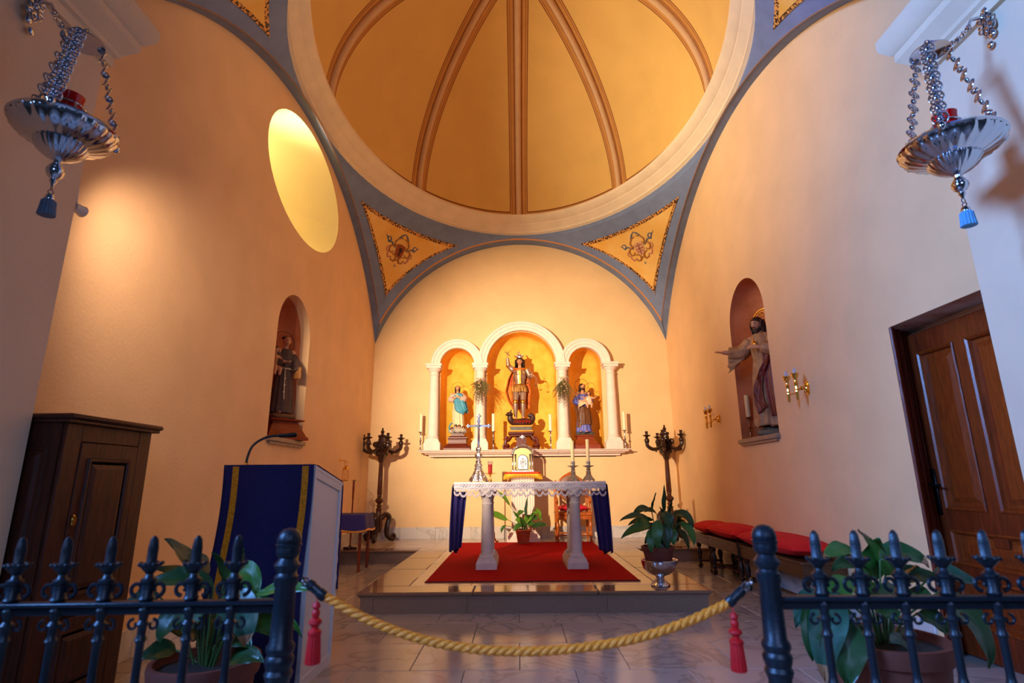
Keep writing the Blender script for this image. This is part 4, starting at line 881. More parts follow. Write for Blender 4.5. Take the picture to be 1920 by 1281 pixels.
for pl in ([(LY0, 0), (LY0+.03, 0), (LY0+.03, 1.24), (LY0, 1.245)], [(LY1-.035, 0), (LY1, 0), (LY1, 1.14), (LY1-.035, 1.147)], [(LY0+.03, 1.19), (LY1-.035, 1.10), (LY1-.035, 1.147), (LY0+.03, 1.24)], [(LY0+.03, 0), (LY1-.035, 0), (LY1-.035, .06), (LY0+.03, .06)]): b.prism(pl, lambda a, z, d: q(LX1-.005+d, a, z), 0, .010)
part(b, 'side_frame', lw, t, smooth=False)
part(MB().box(q(LX0+.02, LY0, .0), q(LX1-.025, LY0+.02, 1.22)), 'front_panel', lw, t, smooth=False)
b = MB(); b.prism([(LY0-.005, 1.245), (LY1+.01, 1.138), (LY1+.01, 1.158), (LY0-.005, 1.265)], lambda a, z, d: q(LX0-.005+d, a, z), 0, LX1-LX0+.012); part(b, 'desk_top', lw, t, smooth=False)
part(MB().box(q(LX0+.02, LY1-.02, .0), q(LX1-.025, LY1, 1.10)), 'back_panel', lw, t, smooth=False)
# cloth: drapes over the top, hangs in front (flaring to the left) and behind
ct = thing('lectern_cloth', 'navy blue lectern cloth with two gold ribbon bands', 'cloth', (LX0, LY0, 0))
def lc(u, v):  # u across 0..1, v along from back hem to front hem
    z_top = lambda y: 1.272-(y-LY0)*.19
    wob = .008*sin(u*9+v*3)
    if v < .25: s = 1-v/.25; y = LY1+.022; z = z_top(LY1)-s*.72; return q(lerp(LX0-.01, LX1+.008, u), y+wob+.01*s, z)
    if v < .4: s = (v-.25)/.15; y = lerp(LY1+.02, LY0-.012, s); return q(lerp(LX0-.01, LX1+.004, u), y, z_top(y)+.003)
    s = (v-.4)/.6; return q(lerp(LX0-.01-.035*s**1.2+.012*sin(s*7), LX1+.002-.012*s+.006*sin(s*9), u), LY0-.020-.02*s+wob*(1+s*1.2), z_top(LY0)-.002-s*1.235)
part(MB().grid([[lc(j/24, k/60) for j in range(25)] for k in range(61)]), 'cloth', navy, ct, ang=70)
setmods(ct.children[0], ('SOLIDIFY', dict(thickness=.003, offset=0)))
for u0, u1 in ((.10, .175), (.87, .945)):
    b = MB(); rows = []
    for k in range(60):
        v = k/59; rows.append([Vector(lc(lerp(u0, u1, j/3), v))+Vector((0, (.004 if v < .25 else -.004) if not .25 <= v < .4 else 0, .004 if .25 <= v < .42 else 0)) for j in range(4)])
    part(b.grid(rows), 'gold_band', goldb, ct, ang=70)
lc_ = mat('white_lace_edge', (214, 212, 214), .8, noise_s=60, amt=.12, bump=.6, bump_s=90)
b = MB(); b.grid([[q(LX1-.005+.004*sin(k*1.3), y, lerp(1.158, .40, k/30)+(.0)) for y in (LY1-.025, LY1+.012, LY1+.046+.004*sin(k*2.1))] for k in range(31)]); part(b, 'lace_edge', lc_, ct, label='white lace edge hanging at the back of the lectern')
t = thing('gooseneck_microphone', 'black gooseneck microphone rising from the lectern top', 'microphone', tuple(at(462, 873, Y=3.62)))
o_ = Vector(at(462, 873, Y=3.62))
P = spline([Vector((0, 0, 0))]+[Vector(at(x, y, Y=yy))-o_ for x, y, yy in ((464, 858, 3.62), (475, 835, 3.64), (500, 820, 3.68), (525, 817, 3.72))], 6)
part(MB().tube(P, .008, 8), 'gooseneck', mat('black_rubber', (18, 18, 20), .5), t); e = P[-1]
d = (P[-1]-P[-3]).normalized(); part(MB().tube([e-d*.01, e, e+d*.05, e+d*.06, e+d*.10, e+d*.108], [.010, .013, .013, .016, .016, .008], 12), 'microphone_capsule', mat('black_metal_mesh', (22, 22, 24), .45, .4), t)
part(MB().lathe([(.03, -.018), (.032, -.006), (.018, .0), (.010, .015)], (0, 0, 0), 14), 'microphone_base', mat('gilt_base', (176, 130, 40), .4, .6), t)
# ------------------------------------------------------------------ small table with purple cloth behind the lectern
t = thing('side_table', 'small wooden credence table with turned legs, at the left beside the candelabrum', 'table', (-2.33, 8.05, 0))
part(MB().box((-.24, -.25, .70), (.24, .25, .73), bev=.005), 'table_top', darkw, t)
for sx in (-1, 1):
    for sy in (-1, 1): part(MB().lathe([(.02, 0), (.018, .08), (.022, .2), (.018, .55), (.024, .70)], (sx*.20, sy*.21, 0), 10), 'leg', mahog2, t)
tc = thing('side_table_cloth', 'purple-blue cloth with gold trim draped over the small credence table', 'cloth', (-2.33, 8.05, .73))
def tcf(i, n, drop):
    a = 2*pi*i/n; x = max(-1, min(1, 1.35*cos(a))); y = max(-1, min(1, 1.35*sin(a))); w_ = 1+.10*drop+.03*sin(a*9)*drop
    return x*.255*w_, y*.265*w_
n = 72; rows = [[(0, 0, .004)]*(n+1)]
for z, dp in ((.004, 0), (-.003, .05), (-.06, .3), (-.14, .7), (-.22, 1)): rows.append([(*tcf(i, n, dp), z-(.012*sin(i*.35) if dp > .5 else 0)) for i in range(n+1)])
part(MB().grid(rows), 'cloth', purp, tc, ang=60)
rows = [[(lambda p: (p[0]*1.012, p[1]*1.012, z-(.012*sin(i*.35))))(tcf(i, n, dp)) for i in range(n+1)] for z, dp in ((-.19, .9), (-.215, 1.0))]
part(MB().grid(rows), 'gold_trim', goldb, tc)
t = thing('processional_candle_holder', 'thin brown pole candle holder with a silver drip pan, standing left of the candelabrum', 'candle holder', (-2.54, at(664, 1024, Z=ZP).y*.955, ZP))
pp = Vector(t.location); hgt = at(668, 900, Y=pp.y).z-ZP
part(MB().lathe([(.012, .06), (.014, .2), (.018, .22), (.012, .24), (.012, hgt-.3), (.016, hgt-.28), (.018, hgt-.02)], (0, 0, 0), 10), 'pole', mahog2, t)
b = MB()
for a in (0, pi/2): b.box((-.09*abs(cos(a))-.012, -.09*abs(sin(a))-.012, .0), (.09*abs(cos(a))+.012, .09*abs(sin(a))+.012, .03), bev=.005)
b.lathe([(.03, .03), (.014, .06)], (0, 0, 0), 10); part(b, 'base', darkw, t)
part(MB().lathe([(.012, 0), (.03, .006), (.045, .02), (.043, .018), (.012, .008)], (0, 0, hgt-.02), 14), 'drip_pan', silver, t)
p = at(648, 885, X=XL+.13)
t = thing('brass_lantern', 'small brass hanging lantern on a wall bracket, just behind the lectern', 'lantern', tuple(p))
b = MB().lathe([(.05, 0), (.055, .008), (.05, .016)], (0, 0, -.13), 14); b.lathe([(.052, 0), (.045, .015), (.02, .045), (.008, .055)], (0, 0, .03), 14)
for k in range(6): b.tube([(.046*cos(k*pi/3), .046*sin(k*pi/3), -.12), (.046*cos(k*pi/3), .046*sin(k*pi/3), .035)], .003, 5)
b.torus((0, 0, .115), .028, .004, 18, 6, 'y'); part(b, 'lantern_cage', brass, t)
b = MB().tube([(0, 0, .15), (-.03, .05, .16), (-.06, .10, .17), (-.125, .13, .17)], .005, 6); b.lathe([(.03, 0), (.03, .008), (.012, .02)], (-.13, .13, .17), 12, axis='x'); part(b, 'wall_bracket', brass, t)
# ------------------------------------------------------------------ carved candelabra
def candelabrum(loc_, label, armang):
    t = thing('floor_candelabrum', label, 'candelabrum', loc_, 'carved floor candelabra by the back wall')
    for k in range(3):
        a = radians(-90+120*k); d = Vector((cos(a), sin(a), 0)); P = spline([d*.05+Vector((0, 0, .40)), d*.13+Vector((0, 0, .47)), d*.20+Vector((0, 0, .42)), d*.17+Vector((0, 0, .26)), d*.17+Vector((0, 0, .12)), d*.24+Vector((0, 0, .05)), d*.31+Vector((0, 0, .075)), d*.29+Vector((0, 0, .12)), d*.25+Vector((0, 0, .10))], 4)
        m_ = len(P); b = MB().tube(P, [lerp(.042, .05, i/12) if i < 12 else lerp(.05, .024, (i-12)/(m_-13)) for i in range(m_)], 9); b.ball(d*.28+Vector((0, 0, .045)), .042, 10, 7); part(b, 'leg', darkw, t)
    b = MB().lathe([(.05, .16), (.06, .20), (.075, .30), (.06, .42), (.075, .47), (.055, .50), (.05, .55), (.06, .57), (.035, .60), (.05, .63), (.03, .66), (.075, .70), (.078, .73), (.035, .78), (.045, .80), (.04, .82), (.048, .84), (.043, 1.1), (.038, 1.38), (.042, 1.40), (.045, 1.42)], (0, 0, 0), 20); part(b, 'post', mat('dark_varnished_post', (84, 42, 24), .22, noise_s=9, col2=(58, 28, 16), stretch=(5, 5, .8)), t)
    b = MB().lathe([(.045, 1.41), (.055, 1.44), (.07, 1.50), (.105, 1.55), (.09, 1.60), (.06, 1.63), (.07, 1.66), (.075, 1.80), (.065, 1.86), (.08, 1.88), (.08, 1.90), (.03, 1.92), (.022, 1.94), (.038, 1.97), (.015, 2.0), (.02, 2.015), (.003, 2.05)], (0, 0, 0), 24, flute=.07, fn=8)
    for k in range(6): b.ball((.07*cos(k*pi/3), .07*sin(k*pi/3), 1.72), .026, 8, 6, 0, (1, 1, 1.8)); b.ball((.09*cos(k*pi/3), .09*sin(k*pi/3), 1.56), .025, 8, 6, 0, (1, 1, 1.6))
    part(b, 'carved_capital', darkw, t)
    for k in range(5):
        a = armang+2*pi*k/5 if k else armang; a = radians((0, 180, 90, -60, 240)[k])+armang; d = Vector((cos(a), sin(a), 0)); z = Vector((0, 0, 1))
        if k in (3, 4): pass
        P = spline([d*.09+z*1.73, d*.13+z*1.77, d*.155+z*1.73, d*.11+z*1.70, d*.09+z*1.66, d*.17+z*1.60, d*.27+z*1.60, d*.35+z*1.66, d*.355+z*1.74], 4); m_ = len(P)
        b = MB().tube(P, [lerp(.018, .032, i/(m_*.6)) if i < m_*.6 else .034 for i in range(m_)], 8); b.ball(d*.355+z*1.75, .048, 10, 8, 0, (1, 1, 1.2)); b.tube([d*.20+z*1.59, d*.19+z*1.55, d*.17+z*1.545], [.014, .012, .006], 6)
        b.lathe([(.02, 1.80), (.03, 1.82), (.065, 1.835), (.075, 1.85), (.04, 1.85), (.025, 1.862), (.026, 1.91), (.032, 1.92), (.02, 1.92)], d*.355, 14); part(b, 'arm', darkw, t)
    return t
pl = at(709, 1016, Z=ZP); hl = at(709, 810, Y=pl.y).z-ZP; print('cand', pl, hl)
candelabrum((pl.x, 9.80, ZP), 'dark carved wooden floor candelabrum left of the altar, by the left corner', 0).scale = (.93,)*3
candelabrum((at(1249, 850, Y=9.72).x, 9.72, ZP), 'dark carved wooden floor candelabrum right of the altar, behind the large potted plant', .15).scale = (.93,)*3
# ------------------------------------------------------------------ red carpet
cp = at(797, 1093, Z=ZP); cq = at(1200, 1090, Z=ZP); cb = at(860, 1018, Z=ZP); cc = at(1107, 1018, Z=ZP)
redc = mat('crimson_carpet', (168, 3, 8), .95, noise_s=120, amt=.18, bump=.4, bump_s=300, spec=.1)
t = thing('red_carpet', 'crimson carpet spread on the platform under the altar table', 'carpet', (.12, 7.6, ZP))
b = MB().box((cp.x-.12, cp.y-7.6, .0), (cq.x-.12, 9.5-7.6, .010), bev=.003); part(b, 'carpet_pile', redc, t)
b = MB()
for (a, c, d, e) in ((cp.x-.12-.004, cp.y-7.6-.004, cq.x-.12+.004, cp.y-7.6+.006),): b.box((a, c, .0), (d, e, .012))
part(b, 'hem', mat('dark_red_hem', (96, 10, 14), .9), t)
# ------------------------------------------------------------------ altar table
alt = mat('grey_white_limestone', (206, 194, 190), .75, noise_s=14, amt=.08, bump=.25, bump_s=80)
TY0, TY1 = 6.72, 7.42; TX0, TX1 = at(851, 906, Y=TY0).x, at(1136, 906, Y=TY0).x; TZ = ZP+.955
t = thing('altar_table', 'stone altar table on two pairs of short columns, standing on the red carpet', 'altar table', ((TX0+TX1)/2, 7.0, ZP+.010)); TC = (TX0+TX1)/2
q = lambda x, y, z: (x-TC, y-7.0, z-.010)
part(MB().box(q(TX0, TY0, .885), q(TX1, TY1, .955), bev=.006), 'stone_slab', alt, t)
tcp = [(.105, .125), (.112, .14), (.105, .155), (.088, .165), (.085, .17), (.082, .40), (.072, .70), (.078, .71), (.078, .72), (.070, .73), (.072, .755), (.085, .79), (.115, .83), (.125, .85), (.12, .865), (.118, .885)]
for x in (at(914, 1000, Y=6.88).x, at(1078, 1000, Y=6.88).x):
    b = MB().loft([[q(x+sx*w_, lerp(6.67, 7.33, .5)+sy*d_, z) for sx, sy in ((-1, -1), (1, -1), (1, 1), (-1, 1))] for z, w_, d_ in ((.010, .118, .36), (.075, .118, .36), (.08, .112, .352), (.125, .095, .335))]); part(b, 'leg_base', alt, t, ang=20)
    for y in (6.80, 7.20): part(MB().box(q(x-.082, y-.085, .12), q(x+.082, y+.085, .15), bev=.003).lathe([(r*.82, z) for r, z in tcp], q(x, y, 0), 28), 'column', alt, t, ang=30)
# cloths
t = thing('navy_altar_cloth', 'navy-purple under-cloth on the altar, hanging long at both ends', 'cloth', (TC, 7.0, TZ))
q = lambda x, y, z: (x-TC, y-7.0, z-TZ)
rows = []; zl, zr_ = at(870, 1038, Y=TY0).z, at(1130, 1040, Y=TY0).z
for k in range(50):
    s = k/49
    if s < .3: u = 1-s/.3; f = u; X = TX0-.012-.008*u; Z = lerp(TZ+.004, zl, u); sg = -1
    elif s < .7: u = 0; X = lerp(TX0-.01, TX1+.01, (s-.3)/.4); Z = TZ+.005; sg = 0; f = 0
    else: u = (s-.7)/.3; f = u; X = TX1+.012+.012*u; Z = lerp(TZ+.004, zr_, u); sg = 1
    row = []
    for j in range(41):
        y = lerp(TY0-.012, TY1+.012, j/40); gather = 1-.25*f; yy = 7.07+(y-7.07)*gather; fold = .045*f**.6*sin(j*.95+.4*sin(s*9))*(1 if f else 0)
        xx = X+sg*abs(fold)*1.0+(-sg)*.06*f*sin(j/40*pi); zz = Z+(.03*f*sin(j*.3))
        row.append(q(xx, yy, zz))
    rows.append(row)
o = part(MB().grid(rows), 'cloth', purp, t, ang=70); setmods(o, ('SOLIDIFY', dict(thickness=.003, offset=0)))
# inward-turned folds of the ends seen from the front
for sg, X, w_, z0 in ((-1, TX0, at(893, 960, Y=TY0).x-TX0-.0, zl), (1, TX1, -(TX1-at(1111, 960, Y=TY0).x), zr_)):
    rows = []
    wd = .15 if sg < 0 else .17
    for k in range(26):
        s = k/25; z = lerp(TZ-.10, z0+.02, s); rows.append([q(X-sg*(wd*(1-.30*s)*j/14)+sg*.012*s, TY0+.03+.022*sin(j*1.15+.5*s)+.02*j/14, z+.04*s*(j/14)*(1 if sg < 0 else .6)) for j in range(15)])
    o = part(MB().grid(rows), 'hanging_fold', purp, t, ang=70); setmods(o, ('SOLIDIFY', dict(thickness=.003, offset=0)))
# lace cloth: real openwork border along the front
lace = mat('white_lace_thread', (222, 214, 222), .8, noise_s=70, amt=.06, bump=.4, bump_s=120)
t = thing('lace_altar_cloth', 'white altar cloth with scalloped lace border along the table front', 'cloth', (TC, 7.0, TZ))
part(MB().box(q(TX0+.0, TY0-.016, TZ+.006), q(TX1, TY1, TZ+.010)), 'linen_top', mat('white_linen', (226, 222, 228), .8), t)
W = TX1-TX0-.012; N = 24; st = W/N; X0_ = TX0+.006; y = TY0-.020
b = MB(); nx = N*12
for row_, (za, zb_) in enumerate(((TZ+.008, TZ-.055),)):
    b.grid([[q(X0_+W*i/nx, y-.003*sin(i*.22), za) for i in range(nx+1)], [q(X0_+W*i/nx, y-.006*sin(i*.22), zb_) for i in range(nx+1)]])
part(b, 'lace_band', lace, t)
b = MB()
for i in range(N):
    cx = X0_+st*(i+.5); cz = TZ-.080; yy = y-.004*sin(i*1.3)
    b.torus(q(cx, yy, cz-.003), st*.17, .0035, 12, 4, 'y'); b.torus(q(cx, yy, cz-.003), st*.07, .003, 8, 4, 'y')
    for k in range(8): a = k*pi/4; b.tube([q(cx+st*.07*cos(a), yy, cz+st*.07*sin(a)), q(cx+st*.34*cos(a), yy, cz+st*.34*sin(a))], .0028, 3, cap=False)
    arc = [(cx+st*.5*cos(a), cz-.012+.045*sin(a)*1.0) for a in [pi+pi*k/10 for k in range(11)]]
    big = i % 2
    zz = [-.0, -.014][big]
    for sc, th in ((1, .004), (.78, .003), (1.12, .003)): b.tube([q(cx+(x-cx)*sc if abs(x-cx)*sc < st*.5 else cx+math.copysign(st*.5, x-cx), yy, cz-.012+(z-cz+.012)*sc+zz) for x, z in arc], th, 4, cap=False)
    for k in range(1, 10): a = pi+pi*k/10; b.ball(q(cx+st*.52*cos(a), yy, cz-.014+.052*sin(a)+zz), .0055, 5, 4)
for s in range(3): b.tube([q(X0_+W*i/60, y-.002, TZ-.057-.011*s) for i in range(61)], .0028, 3)
for i in range(N*4): x = X0_+W*(i+.5)/(N*4); b.tube([q(x-.01, y, TZ-.055), q(x+.01, y, TZ-.085)], .0022, 3, cap=False); b.tube([q(x+.01, y, TZ-.055), q(x-.01, y, TZ-.085)], .0022, 3, cap=False)
part(b, 'scalloped_lace', lace, t, smooth=False, kind='stuff')
b = MB()
for i in range(N*2):
    cx = X0_+st*.5*(i+.5); b.torus(q(cx, y-.006, TZ-.028), .013, .0028, 10, 4, 'y'); b.tube([q(cx-.03, y-.006, TZ-.045), q(cx-.012, y-.007, TZ-.014), q(cx+.02, y-.006, TZ-.008)], .0025, 4)
part(b, 'lace_flowers', lace, t, smooth=False, kind='stuff')
# ------------------------------------------------------------------ things on the altar
AZ = TZ+.010
def gx(px, Y): return at(px, 900, Y=Y).x
def silver_foot(b, r, h, z0=0, n=6):
    b.lathe([(r*.95, z0+h*.06), (r*.9, z0+h*.14), (r*.55, z0+h*.42), (r*.36, z0+h*.62), (r*.42, z0+h*.68), (r*.30, z0+h*.74), (r*.40, z0+h*.85), (r*.2, z0+h)], (0, 0, 0), 24, flute=.10, fn=n)
    for k in range(3):
        a = radians(-90+120*k); b.ball((r*cos(a), r*sin(a), z0+h*.07), h*.08, 8, 6)
        b.tube([(r*.45*cos(a), r*.45*sin(a), z0+h*.55), (r*.7*cos(a), r*.7*sin(a), z0+h*.33), (r*1.0*cos(a), r*1.0*sin(a), z0+h*.14)], [h*.05, h*.06, h*.05], 7)
    for k in range(6): a = radians(60*k+30); b.torus((r*.62*cos(a), r*.62*sin(a), z0+h*.30), h*.07, h*.018, 10, 5, 'y')
yC = 6.98
t = thing('altar_crucifix', 'tall silver crucifix on a chased foot, left on the altar table', 'crucifix', (gx(897, yC), yC, AZ))
zt = at(897, 776, Y=yC).z-AZ; za_ = at(897, 799, Y=yC).z-AZ
b = MB(); silver_foot(b, .115, .235); part(b, 'foot', silvr, t)
b = MB().lathe([(.03, .23), (.035, .25), (.018, .27), (.04, .30), (.042, .33), (.018, .36), (.03, .38), (.032, .41), (.014, .43), (.02, .44), (.014, .45)], (0, 0, 0), 16, flute=.08, fn=6); part(b, 'stem_knobs', silvr, t)
b = MB().box((-.014, -.008, .44), (.014, .008, zt-.05), bev=.002); b.box((-.115, -.0085, za_-.014), (.115, .0085, za_+.014), bev=.002)
for p in ((-.13, za_), (.13, za_), (0, zt-.03)):
    for dx, dz in ((0, 0), (.016, 0), (-.016, 0), (0, .016), (0, -.016)): b.ball((p[0]+dx, 0, p[1]+dz), .014, 8, 6, 0, (1, .6, 1))
b.box((-.022, -.014, za_+.045), (.022, -.006, za_+.065), bev=.002)
part(b, 'cross', silver, t)
b = MB(); b.tube([(0, -.018, za_-.02), (0, -.02, za_-.09), (.004, -.024, za_-.13), (0, -.02, za_-.19)], [.014, .011, .010, .005], 8); b.ball((.004, -.024, za_+.005), .011, 8, 6)
for s in (-1, 1): b.tube([(0, -.018, za_-.03), (s*.04, -.016, za_-.008), (s*.085, -.014, za_+.006)], [.006, .0045, .003], 6)
part(b, 'corpus', silver, t)
candm = mat('ivory_candle_wax', (226, 200, 150), .45, noise_s=6, amt=.05); candw = mat('white_candle_wax', (246, 226, 188), .45)
wick = mat('burnt_wick', (30, 22, 18), .9)
def candle(p, r, h, label, group=None, m=candm):
    t = thing('candle', label, 'candle', p, group); part(MB().lathe([(r, 0), (r, h-.004), (r*.9, h), (r*.5, h-.006), (.001, h-.008)], (0, 0, 0), 18), 'wax', m, t); part(MB().tube([(0, 0, h-.008), (.001, 0, h+.012)], .0016, 5), 'wick', wick, t); return t
pew = mat('aged_pewter', (168, 158, 150), .35, .9, bump=.6, bump_s=60)
for px_, lab, lc2 in ((1075, 'pewter candlestick on the altar, left of the pair', 'ivory candle in the left candlestick of the pair on the altar'), (1104, 'pewter candlestick on the altar, right of the pair', 'ivory candle in the right candlestick of the pair on the altar')):
    x = gx(px_, 6.96); t = thing('candlestick', lab, 'candlestick', (x, 6.96, AZ), 'pair of candlesticks on the altar'); b = MB(); silver_foot(b, .075, .13); part(b, 'foot', pew, t)
    part(MB().lathe([(.02, .125), (.028, .14), (.016, .155), (.03, .165), (.065, .18), (.068, .185), (.03, .182), (.024, .185), (.026, .235), (.020, .235)], (0, 0, 0), 20, flute=.05, fn=10), 'drip_pan', pew, t)
    hh_ = at(px_, 824 if px_ > 1090 else 827, Y=6.96).z-AZ-.225; c_ = candle((x, 6.96, AZ+.225), .0215, hh_, lc2, 'candles on the altar'); c_.rotation_euler = (0, 0, 0)
# ------------------------------------------------------------------ ledge candlesticks
for px_, Y, top, lab in ((788, 10.0, 776, 'on the far left end of the altarpiece ledge'), (925, 10.02, 776, 'inside the centre arch, left of the archangel'), (1033, 10.02, 777, 'inside the centre arch, right of the archangel'), (1173, 10.0, 772, 'on the far right end of the altarpiece ledge')):
    x = at(px_, 840, Y=Y).x; zt = at(px_, top, Y=Y).z; t = thing('candlestick', 'slim silver candlestick '+lab, 'candlestick', (x, Y, ZL), 'candlesticks on the altarpiece ledge')
    part(MB().lathe([(.035, 0), (.035, .008), (.02, .02), (.012, .035), (.011, .15), (.022, .165), (.022, .175), (.011, .19), (.010, .29), (.016, .305), (.040, .318), (.045, .326), (.02, .325), (.014, .33)], (0, 0, 0), 16), 'stem', silver, t)
    candle((x, Y, ZL+.322), .028, zt-ZL-.322, 'white candle in the silver candlestick '+lab, 'candles on the altarpiece ledge', candw)
x, y = 2.93, 6.98
p = at(1407, 812, X=2.93); t = thing('candlestick', 'slim brass candlestick beside the statue in the right wall niche', 'candlestick', (p.x, p.y, NR[2]))
part(MB().lathe([(.035, 0), (.035, .008), (.02, .02), (.009, .035), (.008, .13), (.02, .145), (.009, .16), (.008, .25), (.016, .26), (.042, .27), (.045, .278), (.02, .277)], (0, 0, 0), 16), 'stem', mat('aged_brass', (170, 130, 84), .3, 1), t)
zt = at(1400, 741, X=2.93).z; candle((p.x, p.y, NR[2]+.272), .030, zt-NR[2]-.272, 'ivory candle beside the statue in the right wall niche')
# ------------------------------------------------------------------ tabernacle on fluted pedestal
TB = at(980, 870, Y=9.72).x; TBY = 9.75
t = thing('fluted_pedestal', 'white fluted square pedestal behind the altar table', 'pedestal', (TB, TBY, ZP))
zc = at(980, 886, Y=9.6).z-ZP-.01; hw = .195
b = MB().box((-.27, -.20, 0), (.27, .22, .10), bev=.006).loft([[(x*w_, y*w_*.8, z) for x, y in ((-1, -1), (1, -1), (1, 1), (-1, 1))] for z, w_ in ((.10, .25), (.14, .235), (.16, .215), (.20, .205))]); part(b, 'base', stone, t, ang=20)
b = MB(); poly = []
nf = 9
for sd in range(4):
    a = sd*pi/2
    for k in range(nf*6): s = -1+2*k/(nf*6); w_ = .008*(1+cos(2*pi*k/6)) if k % 6 not in (0,) else 0; w_ = .013 if k % 6 in (2, 3, 4) else 0; x, y = s*hw, -(hw-w_)*.95; poly.append((x*cos(a)-y*sin(a), x*sin(a)+y*cos(a)))
b.prism(poly, lambda a, c, d: (a, c, d), .2, zc-.04); part(b, 'fluted_shaft', stone, t, smooth=False)
part(MB().box((-.21, -.20, zc-.04), (.21, .20, zc-.02), bev=.004).box((-.24, -.23, zc-.02), (.24, .23, zc), bev=.004), 'capital', stone, t)
t = thing('pedestal_cloth', 'small red and gold fringed cloth on the white fluted pedestal', 'cloth', (TB, TBY, ZP+zc))
rf_ = mat('red_velvet', (196, 62, 24), .8, noise_s=40, amt=.2); fr = mat('gold_fringe', (226, 170, 30), .6, .2, noise_s=60, amt=.3)
part(MB().box((-.29, -.27, .0), (.29, .27, .018), bev=.006), 'velvet', rf_, t)
def skirt(z0, z1, w0, w1, m, nm, dips=1, **k):
    n = 120; rows = []
    for z, w_ in ((z0, w0), ((z0+z1)/2, (w0+w1)/2), (z1, w1)):
        r_ = []
        for i in range(n+1):
            a = 2*pi*i/n; x = max(-1, min(1, 1.3*cos(a))); y = max(-1, min(1, 1.3*sin(a))); c_ = abs(x*y)**3; r_.append((x*(w_+.02*c_*(1 if z < z0 else 0)), y*(w_-.02), z-(.05*c_ if z < z0 else 0)-.003*sin(i*2.6)))
        rows.append(r_)
    return part(MB().grid(rows), nm, m, t, **k)
skirt(.016, -.02, .292, .305, rf_, 'velvet_drop'); skirt(-.018, -.035, .306, .312, fr, 'gold_galloon'); 
b = MB()
for i in range(150):
    a = 2*pi*i/150; x = max(-1, min(1, 1.3*cos(a))); y = max(-1, min(1, 1.3*sin(a))); c_ = abs(x*y)**3; p0 = (x*(.308+.02*c_), y*(.29+.02*c_), -.03-.05*c_); b.tube([p0, (p0[0]*1.02, p0[1]*1.02, p0[2]-.045)], [.007, .004], 5)
part(b, 'fringe', fr, t, kind='stuff', smooth=False)
t = thing('tabernacle', 'small silver tabernacle with round-arched door, on the red and gold cloth', 'tabernacle', (TB, TBY, ZP+zc+.018))
wT = .17; zT = at(980, 816, Y=9.6).z-ZP-zc-.018
part(MB().box((-wT-.015, -.16, 0), (wT+.015, .16, .025), bev=.004), 'base', silvr, t)
b = MB(); pl = [(-wT+.02, .025), (wT-.02, .025), (wT-.02, .30)]+[((wT-.02)*cos(a), .30+.10*sin(a)) for a in [pi*k/16 for k in range(1, 16)]]+[(-wT+.02, .30)]
b.prism(pl, lambda a, z, d: (a, d, z), -.11, .14); part(b, 'body', mat('gilded_front', (232, 190, 110), .3, .8), t)
b = MB(); out = [((wT-.0)*cos(a), .30+.13*sin(a)) for a in [pi*k/20 for k in range(21)]]
b.tube([(x, -.125, z) for x, z in out], .018, 8, flat=.8)
for k in range(15): a = pi*k/14; b.ball((wT*1.06*cos(a), -.125, .30+.15*sin(a)), .018, 7, 5)
part(b, 'openwork_arch', silvr, t)
for x in (-wT, -wT+.045, wT-.045, wT): part(MB().lathe([(.018, .025), (.018, .04), (.011, .05), (.011, .27), (.017, .28), (.017, .30)], (x, -.13, 0), 10), 'column', silver, t)
b = MB(); dp = [(-.085, .04), (.085, .04), (.085, .20)]+[(.085*cos(a), .20+.085*sin(a)) for a in [pi*k/16 for k in range(1, 16)]]+[(-.085, .20)]
b.prism(dp, lambda a, z, d: (a, d, z), -.128, -.11); dd = part(b, 'door', mat('satin_silver', (214, 208, 204), .5, .8), t, smooth=False)
b = MB(); y_ = -.132
b.tube([(x*1.0, y_, z) for x, z in dp]+[(dp[0][0], y_, dp[0][1])], .006, 5)
# monogram IHS with a cross above
for x in (-.035,): b.tube([(x, y_, .12), (x, y_, .19)], .005, 5)
b.tube([(-.015, y_, .12), (-.015, y_, .19)], .005, 5); b.tube([(.012, y_, .12), (.012, y_, .19)], .005, 5); b.tube([(-.015, y_, .155), (.012, y_, .155)], .004, 5)
b.tube([(.052, y_, .182), (.04, y_, .19), (.03, y_, .178), (.045, y_, .155), (.052, y_, .135), (.042, y_, .12), (.028, y_, .128)], .005, 5)
b.tube([(0, y_, .155), (0, y_, .235)], .004, 5); b.tube([(-.016, y_, .215), (.016, y_, .215)], .004, 5); b.torus((0, y_, .085), .018, .004, 14, 5, 'y')
for k in range(14): a = 2*pi*k/14; b.tube([(.06*cos(a)*1.0, y_+.001, .155+.055*sin(a)), (.072*cos(a), y_+.001, .155+.072*sin(a))], .003, 4)
loc(b.build('monogram', mat('oxidised_silver', (112, 106, 108), .45, .7), None), dd)
b = MB().lathe([(.04, .42), (.045, .435), (.025, .45), (.012, .47)], (0, -.10, 0), 14)
for dx, dz in ((0, .0), (.035, 0), (-.035, 0), (0, .04), (0, -.035)): b.ball((dx, -.10, zT-.03+dz*.7), .016, 8, 6, 0, (1, .6, 1))
b.torus((0, -.10, zT-.03), .022, .006, 14, 6, 'y'); part(b, 'cross_finial', silvr, t)
for s in (-1, 1): part(MB().lathe([(.016, .30), (.02, .32), (.008, .34), (.012, .355), (.002, .375)], (s*wT, -.13, 0), 10), 'finial', silvr, t)
